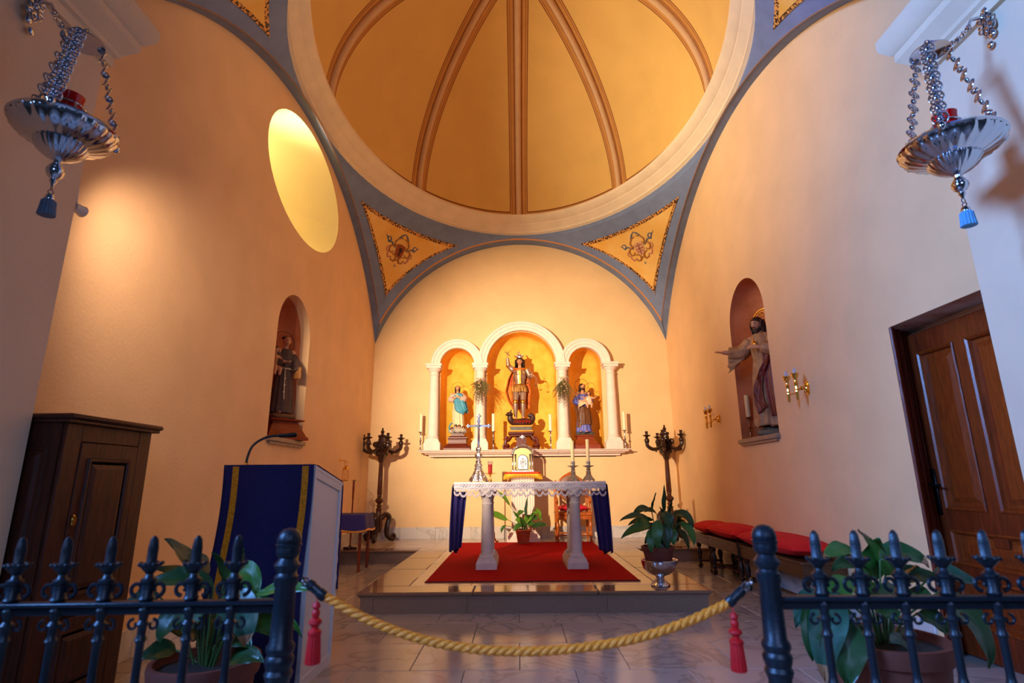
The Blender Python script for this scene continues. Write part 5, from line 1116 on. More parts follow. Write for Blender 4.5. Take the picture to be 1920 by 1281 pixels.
# ------------------------------------------------------------------ sanctuary light stand
YS = 9.45; x = at(919, 888, Y=YS).x; zt = at(919, 888, Y=YS).z-ZP
t = thing('brass_lamp_stand', 'tall brass floor stand behind the altar carrying the red candle glass', 'stand', (x, YS, ZP))
b = MB().lathe([(.03, .12), (.035, .16), (.015, .19), (.012, .25), (.022, .27), (.010, .30), (.009, zt-.20), (.018, zt-.17), (.03, zt-.12), (.014, zt-.08), (.02, zt-.05), (.012, zt-.03)], (0, 0, 0), 14); part(b, 'stem', brass, t)
for k in range(3):
    a = radians(30+120*k); d = Vector((cos(a), sin(a), 0)); part(MB().tube(spline([d*.02+Vector((0, 0, .14)), d*.07+Vector((0, 0, .17)), d*.08+Vector((0, 0, .08)), d*.12+Vector((0, 0, .02)), d*.15+Vector((0, 0, .03))], 4), .014, 7), 'foot', brass, t)
part(MB().lathe([(.012, -.03), (.05, -.012), (.105, 0), (.108, .004), (.05, -.004), (.001, -.006)], (0, 0, zt), 24), 'dish', brass, t)
t = thing('red_candle_glass', 'red votive candle in a clear glass on the brass stand behind the altar', 'candle', (x, YS, ZP+zt))
glass = mat('clear_glass', (255, 255, 255), .02, trans=1); redw = mat('red_candle', (196, 24, 18), .35)
part(MB().lathe([(.033, 0), (.033, .145), (.02, .148), (.001, .146)], (0, 0, .004), 18), 'wax', redw, t)
part(MB().lathe([(.040, .0), (.041, .20), (.044, .205), (.041, .205), (.0385, .0)], (0, 0, .002), 20, cap=False), 'glass', glass, t)
# ------------------------------------------------------------------ throne chair and cushion
ow = wood('honey_varnished_wood', (150, 70, 20), (196, 102, 36), .28)
fp = at(1060, 1017, Z=ZP); xr_ = at(1107, 1015, Z=ZP).x; CHX = (at(1044, 1015, Z=ZP).x+xr_)/2; CHY = 9.70
t = thing('wooden_armchair', 'honey-coloured carved armchair with padded oval back, behind the right end of the altar', 'chair', (CHX, CHY, ZP))
wd = (xr_-CHX)*.97
lp = [(.018, 0), (.028, .03), (.018, .06), (.016, .09), (.03, .13), (.02, .16), (.024, .22), (.034, .27), (.02, .30), (.018, .33), (.03, .36), (.03, .42)]
for sx in (-1, 1):
    for sy in (-1, 1):
        b = MB().lathe(lp if sy < 0 else [(.02, 0), (.022, .42)], (sx*wd, sy*.23, 0), 12); b.box((sx*wd-.026, sy*.23-.026, .09), (sx*wd+.026, sy*.23+.026, .13), bev=.004); part(b, 'leg', ow, t)
part(MB().box((-wd-.03, -.26, .42), (wd+.03, .26, .47), bev=.008), 'seat', ow, t)
b = MB()
for k in range(13): x = lerp(-wd+.02, wd-.02, k/12)
pl = [(-wd, .42), (-wd, .34)]+[(lerp(-wd+.02, wd-.02, k/12), .36+.035*abs(cos(k/12*pi))*-1+.03) for k in range(13)]+[(wd, .34), (wd, .42)]
b.prism(pl, lambda a, z, d: (a, d, z), -.25, -.23); part(b, 'apron', ow, t, smooth=False)
b = MB()
for y in (-.23, .23): b.tube([(-wd, y, .11), (wd, y, .11)], .014, 8)
for x in (-wd, wd): b.tube([(x, -.23, .11), (x, .23, .11)], .014, 8)
part(b, 'stretcher', ow, t)
b = MB()
for sx in (-1, 1): b.tube([(sx*wd, .23, .45), (sx*wd, .25, .80), (sx*wd*.95, .27, .98)], [.024, .022, .016], 8)
b.torus((0, .26, .86), .21, .022, 36, 8, 'y', sx=1, sy=1.0); b.tube([(-.10, .265, 1.05), (0, .265, 1.09), (.10, .265, 1.05)], [.02, .035, .02], 8)
part(b, 'back_frame', ow, t)
part(MB().ball((0, .255, .84), .21, 22, 12, 0, (1, .16, 1.15)), 'back_pad', mat('brown_leather', (126, 84, 64), .45, noise_s=12, amt=.1), t, label='brown padded oval back')
for sx in (-1, 1):
    b = MB().tube(spline([(sx*wd, .24, .70), (sx*(wd+.01), .05, .71), (sx*(wd+.01), -.16, .69), (sx*(wd+.01), -.22, .66), (sx*(wd+.01), -.20, .63)], 4), .022, 8); b.lathe([(.018, .47), (.026, .52), (.016, .56), (.022, .62), (.018, .69)], (sx*wd, -.17, 0), 10); part(b, 'armrest', ow, t)
def cushion(name, label, cat, p, wx, wy, h, m, rz=0, bulge=.5, group=None, n=18):
    b = MB(); top = []; 
    for s in (1, -1):
        rows = []
        for i in range(n+1):
            u = -1+2*i/n; r_ = []
            for j in range(n+1):
                v = -1+2*j/n; e = (1-abs(u)**2.6)*(1-abs(v)**2.6); z = h/2+s*h/2*max(0, e)**bulge; r_.append((u*wx*(1-.05*v*v), v*wy*(1-.05*u*u), z+.004*sin(u*7+v*5)*e))
            rows.append(r_)
        b.grid(rows)
    t = thing(name, label, cat, p, group, rz); part(b, 'cover', m, t, ang=80); b = MB(); ed = [(-1+2*k/12, -1) for k in range(12)]+[(1, -1+2*k/12) for k in range(12)]+[(1-2*k/12, 1) for k in range(12)]+[(-1, 1-2*k/12) for k in range(13)]
    part(MB().tube([(u*wx*(1-.05*v*v), v*wy*(1-.05*u*u), h/2) for u, v in ed], .006, 6), 'piping', m, t); return t
cushion('seat_cushion', 'crimson seat cushion lying on the honey-coloured armchair', 'cushion', (CHX, CHY-.03, ZP+.47), wd*.93, .22, .12, mat('crimson_satin', (196, 16, 44), .45))
# ------------------------------------------------------------------ benches and cushions along the right wall
bw_ = wood('brown_bench_wood', (58, 32, 16), (96, 56, 28), .4, vert=False)
redcush = mat('scarlet_felt', (205, 8, 12), .9, noise_s=60, amt=.08, bump=.3, bump_s=200)
bl = [(.020, 0), (.030, .02), (.034, .05), (.020, .07), (.028, .09), (.028, .10), (.020, .11), (.030, .16), (.036, .20), (.022, .25), (.018, .27), (.032, .29), (.034, .37)]
def bench(y0, y1, x0, x1, h, label, group=None):
    cx, cy = (x0+x1)/2, (y0+y1)/2; hx, hy = (x1-x0)/2, (y1-y0)/2
    t = thing('bench', label, 'bench', (cx, cy, 0), group)
    part(MB().box((-hx, -hy, h-.03), (hx, hy, h), bev=.006), 'seat', bw_, t)
    part(MB().box((-hx+.01, -hy+.01, h-.13), (-hx+.03, hy-.01, h-.03)).box((hx-.03, -hy+.01, h-.13), (hx-.01, hy-.01, h-.03)).box((-hx+.03, -hy+.01, h-.13), (hx-.03, -hy+.03, h-.03)).box((-hx+.03, hy-.03, h-.13), (hx-.03, hy-.01, h-.03)), 'apron', bw_, t, smooth=False)
    for sx in (-1, 1):
        for sy in (-1, 1): part(MB().lathe([(r, z*(h-.1)/.37) for r, z in bl], (sx*(hx-.05), sy*(hy-.05), 0), 12), 'leg', darkw, t)
    b = MB()
    for sy in (-1, 1): b.box((-hx+.05, sy*(hy-.05)-.012, .075), (hx-.05, sy*(hy-.05)+.012, .105))
    b.box((-.012, -hy+.05, .08), (.012, hy-.05, .10)); part(b, 'stretcher', bw_, t, smooth=False)
bench(7.52, 8.10, 2.42, 2.80, .46, 'small brown wooden stool with turned legs, farthest along the right wall')
bench(6.52, 7.50, 2.41, 2.80, .47, 'brown wooden bench with turned legs, second from the altar along the right wall')
bench(5.10, 6.50, 2.43, 2.81, .46, 'long brown wooden bench nearest the railing, along the right wall')
cushion('bench_cushion', 'scarlet cushion on the small stool, farthest along the right wall', 'cushion', (2.60, 7.79, .46), .21, .31, .16, redcush, bulge=.5)
cushion('bench_cushion', 'scarlet cushion on the middle bench along the right wall', 'cushion', (2.60, 7.0, .47), .22, .50, .17, redcush, bulge=.5)
cushion('bench_cushion', 'long scarlet cushion on the bench nearest the railing', 'cushion', (2.60, 5.80, .46), .22, .70, .18, redcush, bulge=.5)
# ------------------------------------------------------------------ plants
leafm = [mat('glossy_dark_leaf', (34, 62, 26), .35, noise_s=12, amt=.3, stretch=(1, 1, 1)), mat('mid_green_leaf', (52, 92, 30), .38, noise_s=12, amt=.25), mat('fresh_green_leaf', (92, 138, 34), .4, noise_s=12, amt=.2), mat('blue_green_leaf', (40, 74, 56), .35, noise_s=12, amt=.25)]
stemm = mat('green_leaf_stalk', (58, 84, 34), .5); brownm = mat('withered_leaf_tip', (150, 98, 62), .7)
terr = mat('terracotta_pot', (176, 84, 46), .75, noise_s=9, amt=.12, bump=.2, bump_s=60); terd = mat('dark_terracotta_pot', (106, 48, 32), .75, noise_s=9, amt=.12); soil = mat('potting_soil', (38, 28, 22), .95, noise_s=40, amt=.4, bump=1, bump_s=60)
def leaf(parent, base, tip_dir, stalk, L, W, droop, m, tip=False, roll=0):
    """stalk rises then blade arches: base point, horizontal direction (unit, may be short), stalk end offset"""
    d = Vector((tip_dir[0], tip_dir[1], 0)); d = d.normalized() if d.length > 0 else Vector((1, 0, 0)); s = d.cross(Vector((0, 0, 1)))
    e = Vector(base)+Vector(stalk); b = MB(); P0 = Vector(base)
    b.tube([P0, P0+Vector((stalk[0]*.35, stalk[1]*.35, stalk[2]*.6)), e], [.005, .0045, .004], 6, 1)
    rows = []; n = 12; pt = e.copy(); ang = tip_dir[2]
    for i in range(n+1):
        t = i/n; w_ = W*(sin(pi*min(1, t**.75))**.85)*(1-.15*t)+.001; rl = roll+(.95 if d.x < 0 else -.95)*abs(d.x)*.8; dv = d*cos(ang)+Vector((0, 0, 1))*sin(ang); uu = s.cross(dv); sd = (s*cos(rl)+uu*sin(rl))
        up_ = dv.cross(sd)*-1; k = .22
        rows.append([pt+sd*(w_*q)+up_*(k*w_*abs(q)+.004*sin(q*9+i)) for q in (-1, -.6, -.25, 0, .25, .6, 1)])
        ang -= droop/n*(1+.8*t); pt = pt+(d*cos(ang)+Vector((0, 0, 1))*sin(ang))*L/n
    i0 = len(b.f); b.grid(rows, 0)
    if tip:
        for i in range((n-2)*6, n*6): b.m[i0+i] = 2
    o = part(b, 'leaf', [m, stemm, brownm], parent, recalc=False, ang=80); return o
def pot(t, r, h, m, z0=0, rim=.03):
    part(MB().lathe([(r*.68, z0), (r*.72, z0+.01), (r*.93, z0+h-rim*1.3), (r, z0+h-rim*1.2), (r*1.03, z0+h-rim*.3), (r*1.02, z0+h), (r*.93, z0+h), (r*.90, z0+h-.03)], (0, 0, 0), 32, cap=False).lathe([(.001, z0), (r*.68, z0)], (0, 0, 0), 32, cap=False), 'pot', m, t)
    part(MB().lathe([(.001, z0+h-.025), (r*.5, z0+h-.02), (r*.91, z0+h-.03)], (0, 0, 0), 24), 'soil', soil, t)
# centre plant behind the altar
p = at(981, 1018, Z=ZP+.01); PY_ = 9.30; px0 = at(981, 1000, Y=PY_).x
t = thing('potted_plant', 'small green plant in an orange terracotta pot, centred behind the altar table', 'potted plant', (px0, PY_, ZP+.012)); pot(t, .125, .215, terr)
sc = 1/106
def lf_px(dx0, dz0, dx1, dz1, W, m, droop=.5, yb=0, L=None, tip=False):
    """leaf from stalk end (dx0,dz0) px to tip (dx1,dz1) px relative to the pot's soil"""
    k = at(1000, 900, Y=PY_).x-at(999, 900, Y=PY_).x
    a = Vector((dx0*k, yb, dz0*k)); c = Vector((dx1*k, yb-.02, dz1*k)); v = c-a; L = v.length*1.04; ang = math.atan2(v.z, abs(v.x)+1e-3)+droop*.5
    leaf(t, (a.x*.15, 0, .19), (math.copysign(1, v.x), -.25, ang), (a.x*.85, a.y, a.z), L, W, droop, m, tip)
for a in ((-24, 45, -50, 74, .05, 2, .2), (-28, 20, -72, 38, .075, 2, -.2), (-8, 20, -18, 34, .05, 2, .3), (6, 24, 8, 58, .05, 3, .1), (4, 14, 18, 26, .09, 2, .6), (-4, 14, -14, 20, .08, 2, .7), (24, 40, 34, 18, .035, 2, .5), (18, 32, 38, 24, .03, 2, 1.2), (16, 8, 45, 12, .06, 0, .3), (10, 16, 22, 30, .06, 1, .4), (-2, 10, -20, 2, .05, 1, 1), (-32, 10, -42, -2, .03, 1, 1), (14, 22, 28, 22, .06, 1, .6), (-10, 28, 2, 34, .06, 1, .3), (8, 12, 20, 12, .06, 1, .8), (2, 6, -6, 24, .07, 1, .1)):
    lf_px(a[0], a[1], a[2], a[3], a[4]*1.05, leafm[a[5]], a[6], R.uniform(-.08, .08))
# large plant in silver bowl
BX, BY = at(1238, 1090, Y=5.68).x, 5.68
t = thing('silver_bowl', 'polished silver footed bowl at the front right corner of the platform, holding the large potted plant', 'bowl', (BX, BY, ZP))
t['label'] = 'polished silver footed bowl at the right front of the platform, under the potted plant'
part(MB().lathe([(.085, 0), (.092, .004), (.088, .015), (.05, .045), (.036, .07), (.045, .08), (.042, .085), (.10, .105), (.150, .15), (.165, .20), (.168, .225), (.178, .23), (.176, .234), (.162, .226), (.145, .16), (.09, .115), (.001, .10)], (0, 0, 0), 40, cap=False), 'bowl', silver, t)
t = thing('potted_plant', 'large broad-leaved plant in a terracotta pot set in the silver bowl', 'potted plant', (BX, BY, ZP+.155)); PZ = ZP+.155
pot(t, .155, .20, terd)
k = 1/((at(1240, 1000, Y=BY).x-at(1239, 1000, Y=BY).x)); spx = at(1240, 1000, Y=BY).x-at(1239, 1000, Y=BY).x
RL = random.Random(21)
def lpx(a, c, W, m, droop=.6, yb=0, tip=False, base=(1238, 1036), Yp=None):
    A = Vector(at(a[0], a[1], Y=BY+yb))-Vector((BX, BY, PZ)); Cc = Vector(at(c[0], c[1], Y=BY+yb-.05))-Vector((BX, BY, PZ)); v = Cc-A; ang = math.atan2(v.z, sqrt(v.x**2+v.y**2)+1e-3)+droop*.5
    b0 = Vector((A.x*.25, yb*.3, .17)); leaf(t, b0, (v.x, v.y-.03, ang), A-b0, v.length*1.05, W, droop, leafm[m], tip)
for a in (((1212, 968), (1160, 972), .035, 0, .5, -.1), ((1225, 975), (1175, 980), .04, 0, .6, 0), ((1220, 985), (1162, 1004), .05, 1, .5, -.12), ((1238, 985), (1170, 1000), .045, 0, .4, .05), ((1222, 958), (1180, 962), .045, 0, 1.2, .1), ((1222, 960), (1231, 925), .03, 0, .1, .1), ((1245, 962), (1247, 912), .028, 0, -.1, .12), ((1255, 975), (1262, 935), .03, 0, .2, 0), ((1262, 965), (1312, 993), .055, 0, 1.9, -.05), ((1275, 980), (1308, 1020), .05, 1, .9, -.1), ((1268, 990), (1296, 1028), .035, 0, .8, .1), ((1236, 975), (1228, 1030), .055, 1, .9, -.16), ((1225, 990), (1216, 1035), .05, 1, .7, -.14), ((1248, 980), (1250, 1030), .055, 0, .6, -.12), ((1260, 990), (1262, 1022), .045, 1, .6, -.1), ((1240, 960), (1260, 1000), .06, 0, 1.6, -.08), ((1215, 975), (1190, 990), .045, 1, .8, -.05), ((1232, 965), (1205, 955), .04, 0, 1.0, .05), ((1265, 985), (1285, 975), .04, 0, .9, .1), ((1228, 1000), (1205, 1018), .035, 0, .6, .1), ((1245, 1000), (1240, 1035), .05, 0, .4, -.05), ((1270, 1000), (1275, 970), .04, 0, .3, .12), ((1250, 990), (1235, 950), .045, 0, .4, 0), ((1256, 1000), (1270, 955), .04, 1, .5, .06)):
    lpx(*a)
# big plant behind the right railing
t0x, t0y = at(1655, 1200, Y=2.35).x, 2.35
t = thing('potted_plant', 'big broad-leaved plant in a wide terracotta pot behind the right railing', 'potted plant', (t0x, t0y, .0)); BX, BY, PZ = t0x, t0y, .0
zpt = at(1655, 1215, Y=2.35).z; pot(t, .22, zpt+.04, terd, 0, .05)
def lp2(a, c, W, m, droop, yb, tip=False):
    A = Vector(at(a[0], a[1], Y=BY+yb))-Vector((BX, BY, PZ)); Cc = Vector(at(c[0], c[1], Y=BY+yb-.06))-Vector((BX, BY, PZ)); v = Cc-A; ang = math.atan2(v.z, sqrt(v.x**2+v.y**2)+1e-3)+droop*.5
    b0 = Vector((A.x*.2, yb*.3, zpt)); leaf(t, b0, (v.x, v.y-.02, ang), A-b0, v.length*1.06, W, droop, leafm[m], tip)
for a in (((1660, 1080), (1605, 990), .085, 1, .5, .1, True), ((1640, 1090), (1645, 1010), .07, 1, .3, .15), ((1600, 1030), (1535, 1040), .035, 1, .5, 0, True), ((1630, 1070), (1550, 1055), .04, 0, .9, .1), ((1650, 1050), (1745, 1045), .055, 0, 1.3, 0, True), ((1680, 1085), (1760, 1080), .05, 0, .5, .15), ((1750, 1075), (1830, 1090), .045, 3, .6, .1), ((1600, 1090), (1540, 1140), .045, 1, 1.0, -.05), ((1540, 1110), (1480, 1165), .04, 3, .7, -.05), ((1545, 1120), (1505, 1230), .045, 0, .9, -.1), ((1570, 1110), (1530, 1265), .065, 3, .6, -.12, True), ((1590, 1160), (1580, 1281), .07, 0, .5, -.15), ((1700, 1110), (1760, 1140), .05, 0, .7, .1), ((1760, 1110), (1875, 1245), .065, 0, .9, 0), ((1700, 1130), (1640, 1110), .05, 0, 1.1, 0), ((1665, 1120), (1600, 1115), .055, 1, .9, .05), ((1690, 1100), (1720, 1060), .05, 0, .5, .1), ((1640, 1140), (1690, 1160), .05, 0, 1.2, -.05), ((1720, 1150), (1790, 1190), .045, 0, .9, .1), ((1720, 1240), (1660, 1190), .05, 3, .8, -.1), ((1630, 1120), (1570, 1090), .05, 0, .8, .15)):
    lp2(*a)
# plant behind the left railing
t0x, t0y = at(385, 1250, Y=2.45).x, 2.45
t = thing('potted_plant', 'dark green plant in a terracotta pot behind the left railing, before the lectern', 'potted plant', (t0x, t0y, .0)); BX, BY, PZ = t0x, t0y, .0
zpt = at(385, 1250, Y=2.45).z; pot(t, .20, zpt+.03, terd, 0, .05)
for a in (((360, 1090), (318, 1008), .07, 3, .5, .05), ((390, 1080), (345, 1040), .06, 3, 1.0, .1), ((420, 1090), (400, 1035), .06, 0, .4, .1), ((440, 1085), (462, 1030), .03, 1, .1, .15), ((430, 1080), (500, 1100), .055, 1, 1.4, 0), ((400, 1100), (270, 1085), .05, 0, .8, 0), ((300, 1120), (230, 1130), .04, 3, .7, 0), ((420, 1120), (480, 1200), .07, 3, 1.2, -.1, True), ((450, 1150), (520, 1180), .065, 1, .8, 0), ((480, 1115), (598, 1098), .03, 1, .4, -.1), ((450, 1120), (575, 1175), .025, 1, .6, -.1), ((380, 1130), (340, 1190), .055, 0, .9, -.05), ((350, 1140), (290, 1200), .055, 0, .9, 0), ((410, 1200), (480, 1200), .06, 0, .9, .05), ((370, 1200), (310, 1170), .06, 0, .9, .05), ((400, 1160), (440, 1120), .06, 1, .6, .1), ((330, 1220), (260, 1230), .05, 0, .7, .05), ((350, 1100), (300, 1060), .05, 0, .8, .15), ((420, 1250), (500, 1225), .05, 0, .8, 0)):
    lp2(*a)
# ------------------------------------------------------------------ dried bouquets on the inner columns
drym = [mat('dried_olive_sprig', (104, 96, 50), .8), mat('dried_brown_sprig', (124, 80, 44), .8), mat('pale_dried_flower', (170, 140, 104), .8)]
for cx, lab, sd in ((CX[1], 'dried flower bouquet tied to the column left of the archangel', 3), (CX[2], 'dried flower bouquet tied to the column right of the archangel', 5)):
    zt = at(900, 712, Y=9.93).z; t = thing('dried_bouquet', lab, 'bouquet', (cx, 9.96, zt), 'dried bouquets on the inner columns'); rr = random.Random(sd); b = MB()
    for k in range(95):
        a = rr.uniform(-1.0, 1.0)*(1.1 if sd == 3 else .75); L = rr.uniform(.22, .58)*(1-.55*abs(a)/1.1); d = Vector((sin(a), rr.uniform(-.35, -.02), -cos(a))); p1 = d*L; mi = rr.choice((0, 0, 1))
        b.tube([(0, 0, 0), p1*.5+Vector((0, -.01, .01)), p1], [.003, .0025, .001], 3, mi)
        for s in range(7):
            q_ = p1*(.25+.11*s); w_ = .022*(1-.08*s)
            for sg in (-1, 1): e = q_+Vector((sg*w_*rr.uniform(.6, 1.2), rr.uniform(-.012, .012), -w_*.9)); b.add([q_, q_+(e-q_)*.5+Vector((.0, -.003, .006)), e, q_+(e-q_)*.5+Vector((0, .003, -.006))], [(0, 1, 2, 3)], mi)
    part(b, 'sprays', drym, t, kind='stuff', smooth=False, recalc=False)
    b = MB()
    for k in range(18): a = rr.uniform(-.4, .4); L = rr.uniform(.02, .28); b.ball((sin(a)*L, -.06-rr.random()*.04, -cos(a)*L), rr.uniform(.009, .017), 6, 5, 0)
    part(b, 'dried_flowers', drym[2], t, kind='stuff')
    b = MB()
    for k in range(4): b.tube([(0, -.03, 0), (.05*(k-1.5), -.05, .035), (.075*(k-1.5), -.05, -.02)], [.012, .018, .006], 6, flat=.3)
    part(b, 'ribbon', mat('ivory_ribbon', (226, 196, 160), .6), t)
# ------------------------------------------------------------------ wall sconces on the right wall
bulb = mat('frosted_bulb', (214, 214, 236), .15, trans=.4); gb = mat('gilded_brass', (224, 172, 78), .18, 1)
def sconce(p, label, s=1):
    t = thing('wall_sconce', label, 'wall lamp', p, 'gilded two-light sconces on the right wall')
    b = MB().lathe([(.05, 0), (.052, .006), (.035, .014), (.02, .022), (.012, .03)], (0, 0, 0), 16, axis='x', sx=.6, sy=1.4)
    for v in range(len(b.v)): b.v[v] = (-b.v[v][0], b.v[v][1], b.v[v][2])
    b.ball((-.03, 0, .03), .014, 8, 6); b.ball((-.03, 0, -.03), .014, 8, 6); b.tube([(-.01, 0, 0), (-.10, 0, -.01)], .009, 8); b.ball((-.06, 0, 0), .02, 10, 7); part(b, 'wall_plate', gb, t)
    for sg, yy in ((1, .085), (-1, -.085)):
        b = MB().tube(spline([(-.09, 0, -.01), (-.12, sg*.03, -.045), (-.15, sg*.07, -.05), (-.16, yy, -.02), (-.155, yy, .0)], 5), .006, 7); part(b, 'arm', gb, t)
        b = MB().lathe([(.004, -.125), (.010, -.12), (.014, -.10), (.016, -.05), (.018, -.04), (.014, -.03), (.016, .03), (.020, .04), (.015, .05), (.017, .085), (.03, .10), (.034, .13), (.030, .13), (.02, .11)], (-.155, yy, 0), 14, flute=.05, fn=7)
        for k in range(6): b.ball((-.155+.032*cos(k*pi/3), yy+.032*sin(k*pi/3), .13), .007, 6, 5)
        part(b, 'candle_tube', gb, t); part(MB().lathe([(.010, .10), (.012, .125), (.018, .145), (.013, .17), (.003, .19)], (-.155, yy, 0), 12), 'bulb', bulb, t)
p = at(1515, 728, X=XR); sconce(tuple(p), 'gilded two-light wall sconce to the right of the right wall niche')
p = at(1349, 786, X=XR); sconce(tuple(p), 'gilded two-light wall sconce between the right wall niche and the corner')
# ------------------------------------------------------------------ hanging sanctuary lamps
redg = mat('red_lamp_glass', (220, 8, 14), .15); tassel_b = mat('blue_silk_tassel', (92, 150, 190), .7, noise_s=60, amt=.2, stretch=(4, 4, .5)); tassel_g = mat('grey_blue_silk_tassel', (96, 112, 132), .7, noise_s=60, amt=.2, stretch=(4, 4, .5))
silv2 = mat('hanging_lamp_silver', (200, 202, 212), .12, 1)
def lamp(p, zcap, wall, label, tm, rz, r=.215, wz=.3):
    """p = centre of the dish rim"""
    t = thing('sanctuary_lamp', label, 'hanging lamp', p, None, rz); hc_ = zcap-p[2]
    b = MB().lathe([(r*1.0, .0), (r*1.04, .008), (r*1.0, .02), (r*.97, .015), (r*.95, .0)], (0, 0, 0), 48, cap=False)
    b.lathe([(r*1.0, .0), (r*.98, -.015), (r*.85, -.045), (r*.62, -.070), (r*.50, -.078), (r*.52, -.085), (r*.44, -.11), (r*.30, -.135), (r*.16, -.15), (r*.08, -.16), (r*.07, -.175)], (0, 0, 0), 96, flute=.022, fn=24, cap=False)
    b.lathe([(r*.95, .012), (r*.7, .03), (r*.4, .045), (r*.3, .05), (.001, .05)], (0, 0, 0), 40, cap=False); part(b, 'dish', silv2, t, ang=50)
    b = MB().lathe([(.012, -.165), (.022, -.18), (.034, -.20), (.036, -.215), (.028, -.235), (.012, -.25), (.016, -.258), (.010, -.27), (.006, -.285)], (0, 0, 0), 20); b.torus((0, 0, -.295), .012, .003, 14, 6, 'y'); b.torus((0, 0, -.315), .010, .003, 14, 6, 'x'); part(b, 'finial', silv2, t)
    b = MB().lathe([(.006, -.325), (.016, -.33), (.020, -.345), (.019, -.352)], (0, 0, 0), 16); part(b, 'tassel_cap', silv2, t)
    part(MB().lathe([(.018, -.35), (.027, -.36), (.030, -.40), (.033, -.425), (.030, -.427), (.001, -.425)], (0, 0, 0), 32, flute=.06, fn=16), 'tassel', tm, t)
    part(MB().lathe([(.040, .05), (.044, .055), (.052, .175), (.054, .18), (.046, .18), (.036, .06)], (0, 0, 0), 24), 'glass', redg, t)
    part(MB().torus((0, 0, .125), .058, .005, 28, 6).tube([(.058, 0, .125), (.085, 0, .11), (.10, 0, .06)], .004, 5).tube([(-.058, 0, .125), (-.085, 0, .11), (-.10, 0, .06)], .004, 5), 'glass_holder', silv2, t)
    b = MB().lathe([(.001, hc_+.02), (.02, hc_+.02), (.05, hc_+.01), (.085, hc_-.008), (.088, hc_-.015), (.075, hc_-.01), (.03, hc_), (.001, hc_)], (0, 0, 0), 32); b.torus((0, 0, hc_+.04), .018, .004, 16, 6, 'y'); part(b, 'cap', silv2, t)
    for k in range(3):
        a = radians(90+120*k); d = Vector((cos(a), sin(a), 0)); c = part(MB().ball(d*r*1.03+Vector((0, 0, .012)), .018, 10, 8, 0, (1, 1, 1.3)), 'chain', silv2, t, label='chain of openwork rosettes')
        A = d*r*1.03+Vector((0, 0, .02)); B_ = d*.075+Vector((0, 0, hc_-.01)); n = 8
        for i in range(n):
            q_ = lerp(A, B_, (i+.5)/n); b = MB(); i0 = 0; rad = .032 if k == 0 or True else .02
            b.ball((0, 0, 0), .011, 8, 6, 0, (1, .6, 1))
            for j in range(8): e = 2*pi*j/8; b.torus((.021*cos(e), 0, .021*sin(e)), .0085, .003, 8, 4, 'y')
            b.torus((0, 0, 0), .031, .0028, 18, 5, 'y'); b.xf(Matrix.Translation(q_) @ Matrix.Rotation(a-pi/2, 4, 'Z') @ Matrix.Rotation(-.30, 4, 'X'))
            ch_ = loc(b.build('rosette', silv2, None), c)
        b = MB()
        for i in range(n+1):
            q_ = lerp(A, B_, i/n); b.torus(q_, .014, .0045, 10, 5, 'y' if i % 2 else 'x'); b.ball(q_, .010, 8, 6)
        loc(b.build('chain_links', silv2, None, kind='stuff'), c)
    return t
LP = (2.16, 2.44, 2.745); RP = (-2.06, 2.20, 2.735)
lamp(LP, 3.31, 2.6, 'silver sanctuary lamp with light blue tassel, hanging by the right pier', tassel_b, .25, .215)
lamp(RP, 3.23, -2.45, 'silver sanctuary lamp with grey tassel, hanging by the left pier', tassel_g, -.6, .20)
def bracket(wallx, y, z, sg, lp, label, nm='lamp_bracket'):
    """silver ornament fixed on the pier face with the chain that carries the lamp"""
    t = thing(nm, label, 'bracket', (wallx, y, z)); b = MB()
    for k in range(5): b.ball((-sg*.02, .0+.02*sin(k*2), .10-.05*k), .028-.002*k, 10, 7, 0, (.6, 1, 1.1))
    for k in range(10): a = k*.63; b.torus((-sg*(.035+.01*(k % 2)), .03*cos(a), .02+.055*sin(a)), .014, .005, 12, 5, 'x')
    b.tube([(0, 0, .04), (-sg*.06, 0, .06), (-sg*.11, 0, .045), (-sg*.13, 0, .01)], [.012, .011, .009, .007], 8); part(b, 'ornament', silv2, t)
    A = Vector((-sg*.13, 0, .0)); B_ = Vector(lp)-Vector((wallx, y, z)); n = 14; b = MB()
    for i in range(n+1):
        s = i/n; q_ = lerp(A, B_, s)-Vector((0, 0, .06*sin(pi*s))); b.torus(q_, .013, .0035, 10, 5, 'yx'[i % 2])
    for i in range(0, n, 4): q_ = lerp(A, B_, (i+.5)/n)-Vector((0, 0, .06*sin(pi*(i+.5)/n))); b.ball(q_, .014, 8, 6, 0, (1.2, .6, .8))
    part(b, 'chain', silv2, t)
p = at(1862, 50, X=2.60); bracket(2.60, p.y, p.z, 1, (LP[0], LP[1], 3.36), 'silver bracket on the right pier with the chain that carries the lamp')
p = at(52, 22, X=-2.45); bracket(-2.45, p.y, p.z, -1, (RP[0], RP[1], 3.28), 'silver bracket on the left pier with the chain that carries the lamp')
# small wall spotlight on the left pier edge
p = at(141, 378, X=-2.42); t = thing('spotlight', 'small white spotlight mounted behind the edge of the left pier', 'spotlight', (-2.47, 2.83, p.z))
part(MB().lathe([(.012, -.04), (.026, -.035), (.03, .02), (.034, .03), (.028, .03), (.001, .02)], (0, 0, 0), 16, axis='y'), 'housing', mat('white_enamel', (224, 216, 206), .4), t)
part(MB().tube([(0, -.02, 0), (.0, -.03, .10), (.01, -.045, .12)], .006, 6), 'bracket', mat('white_enamel', (224, 216, 206)), t)
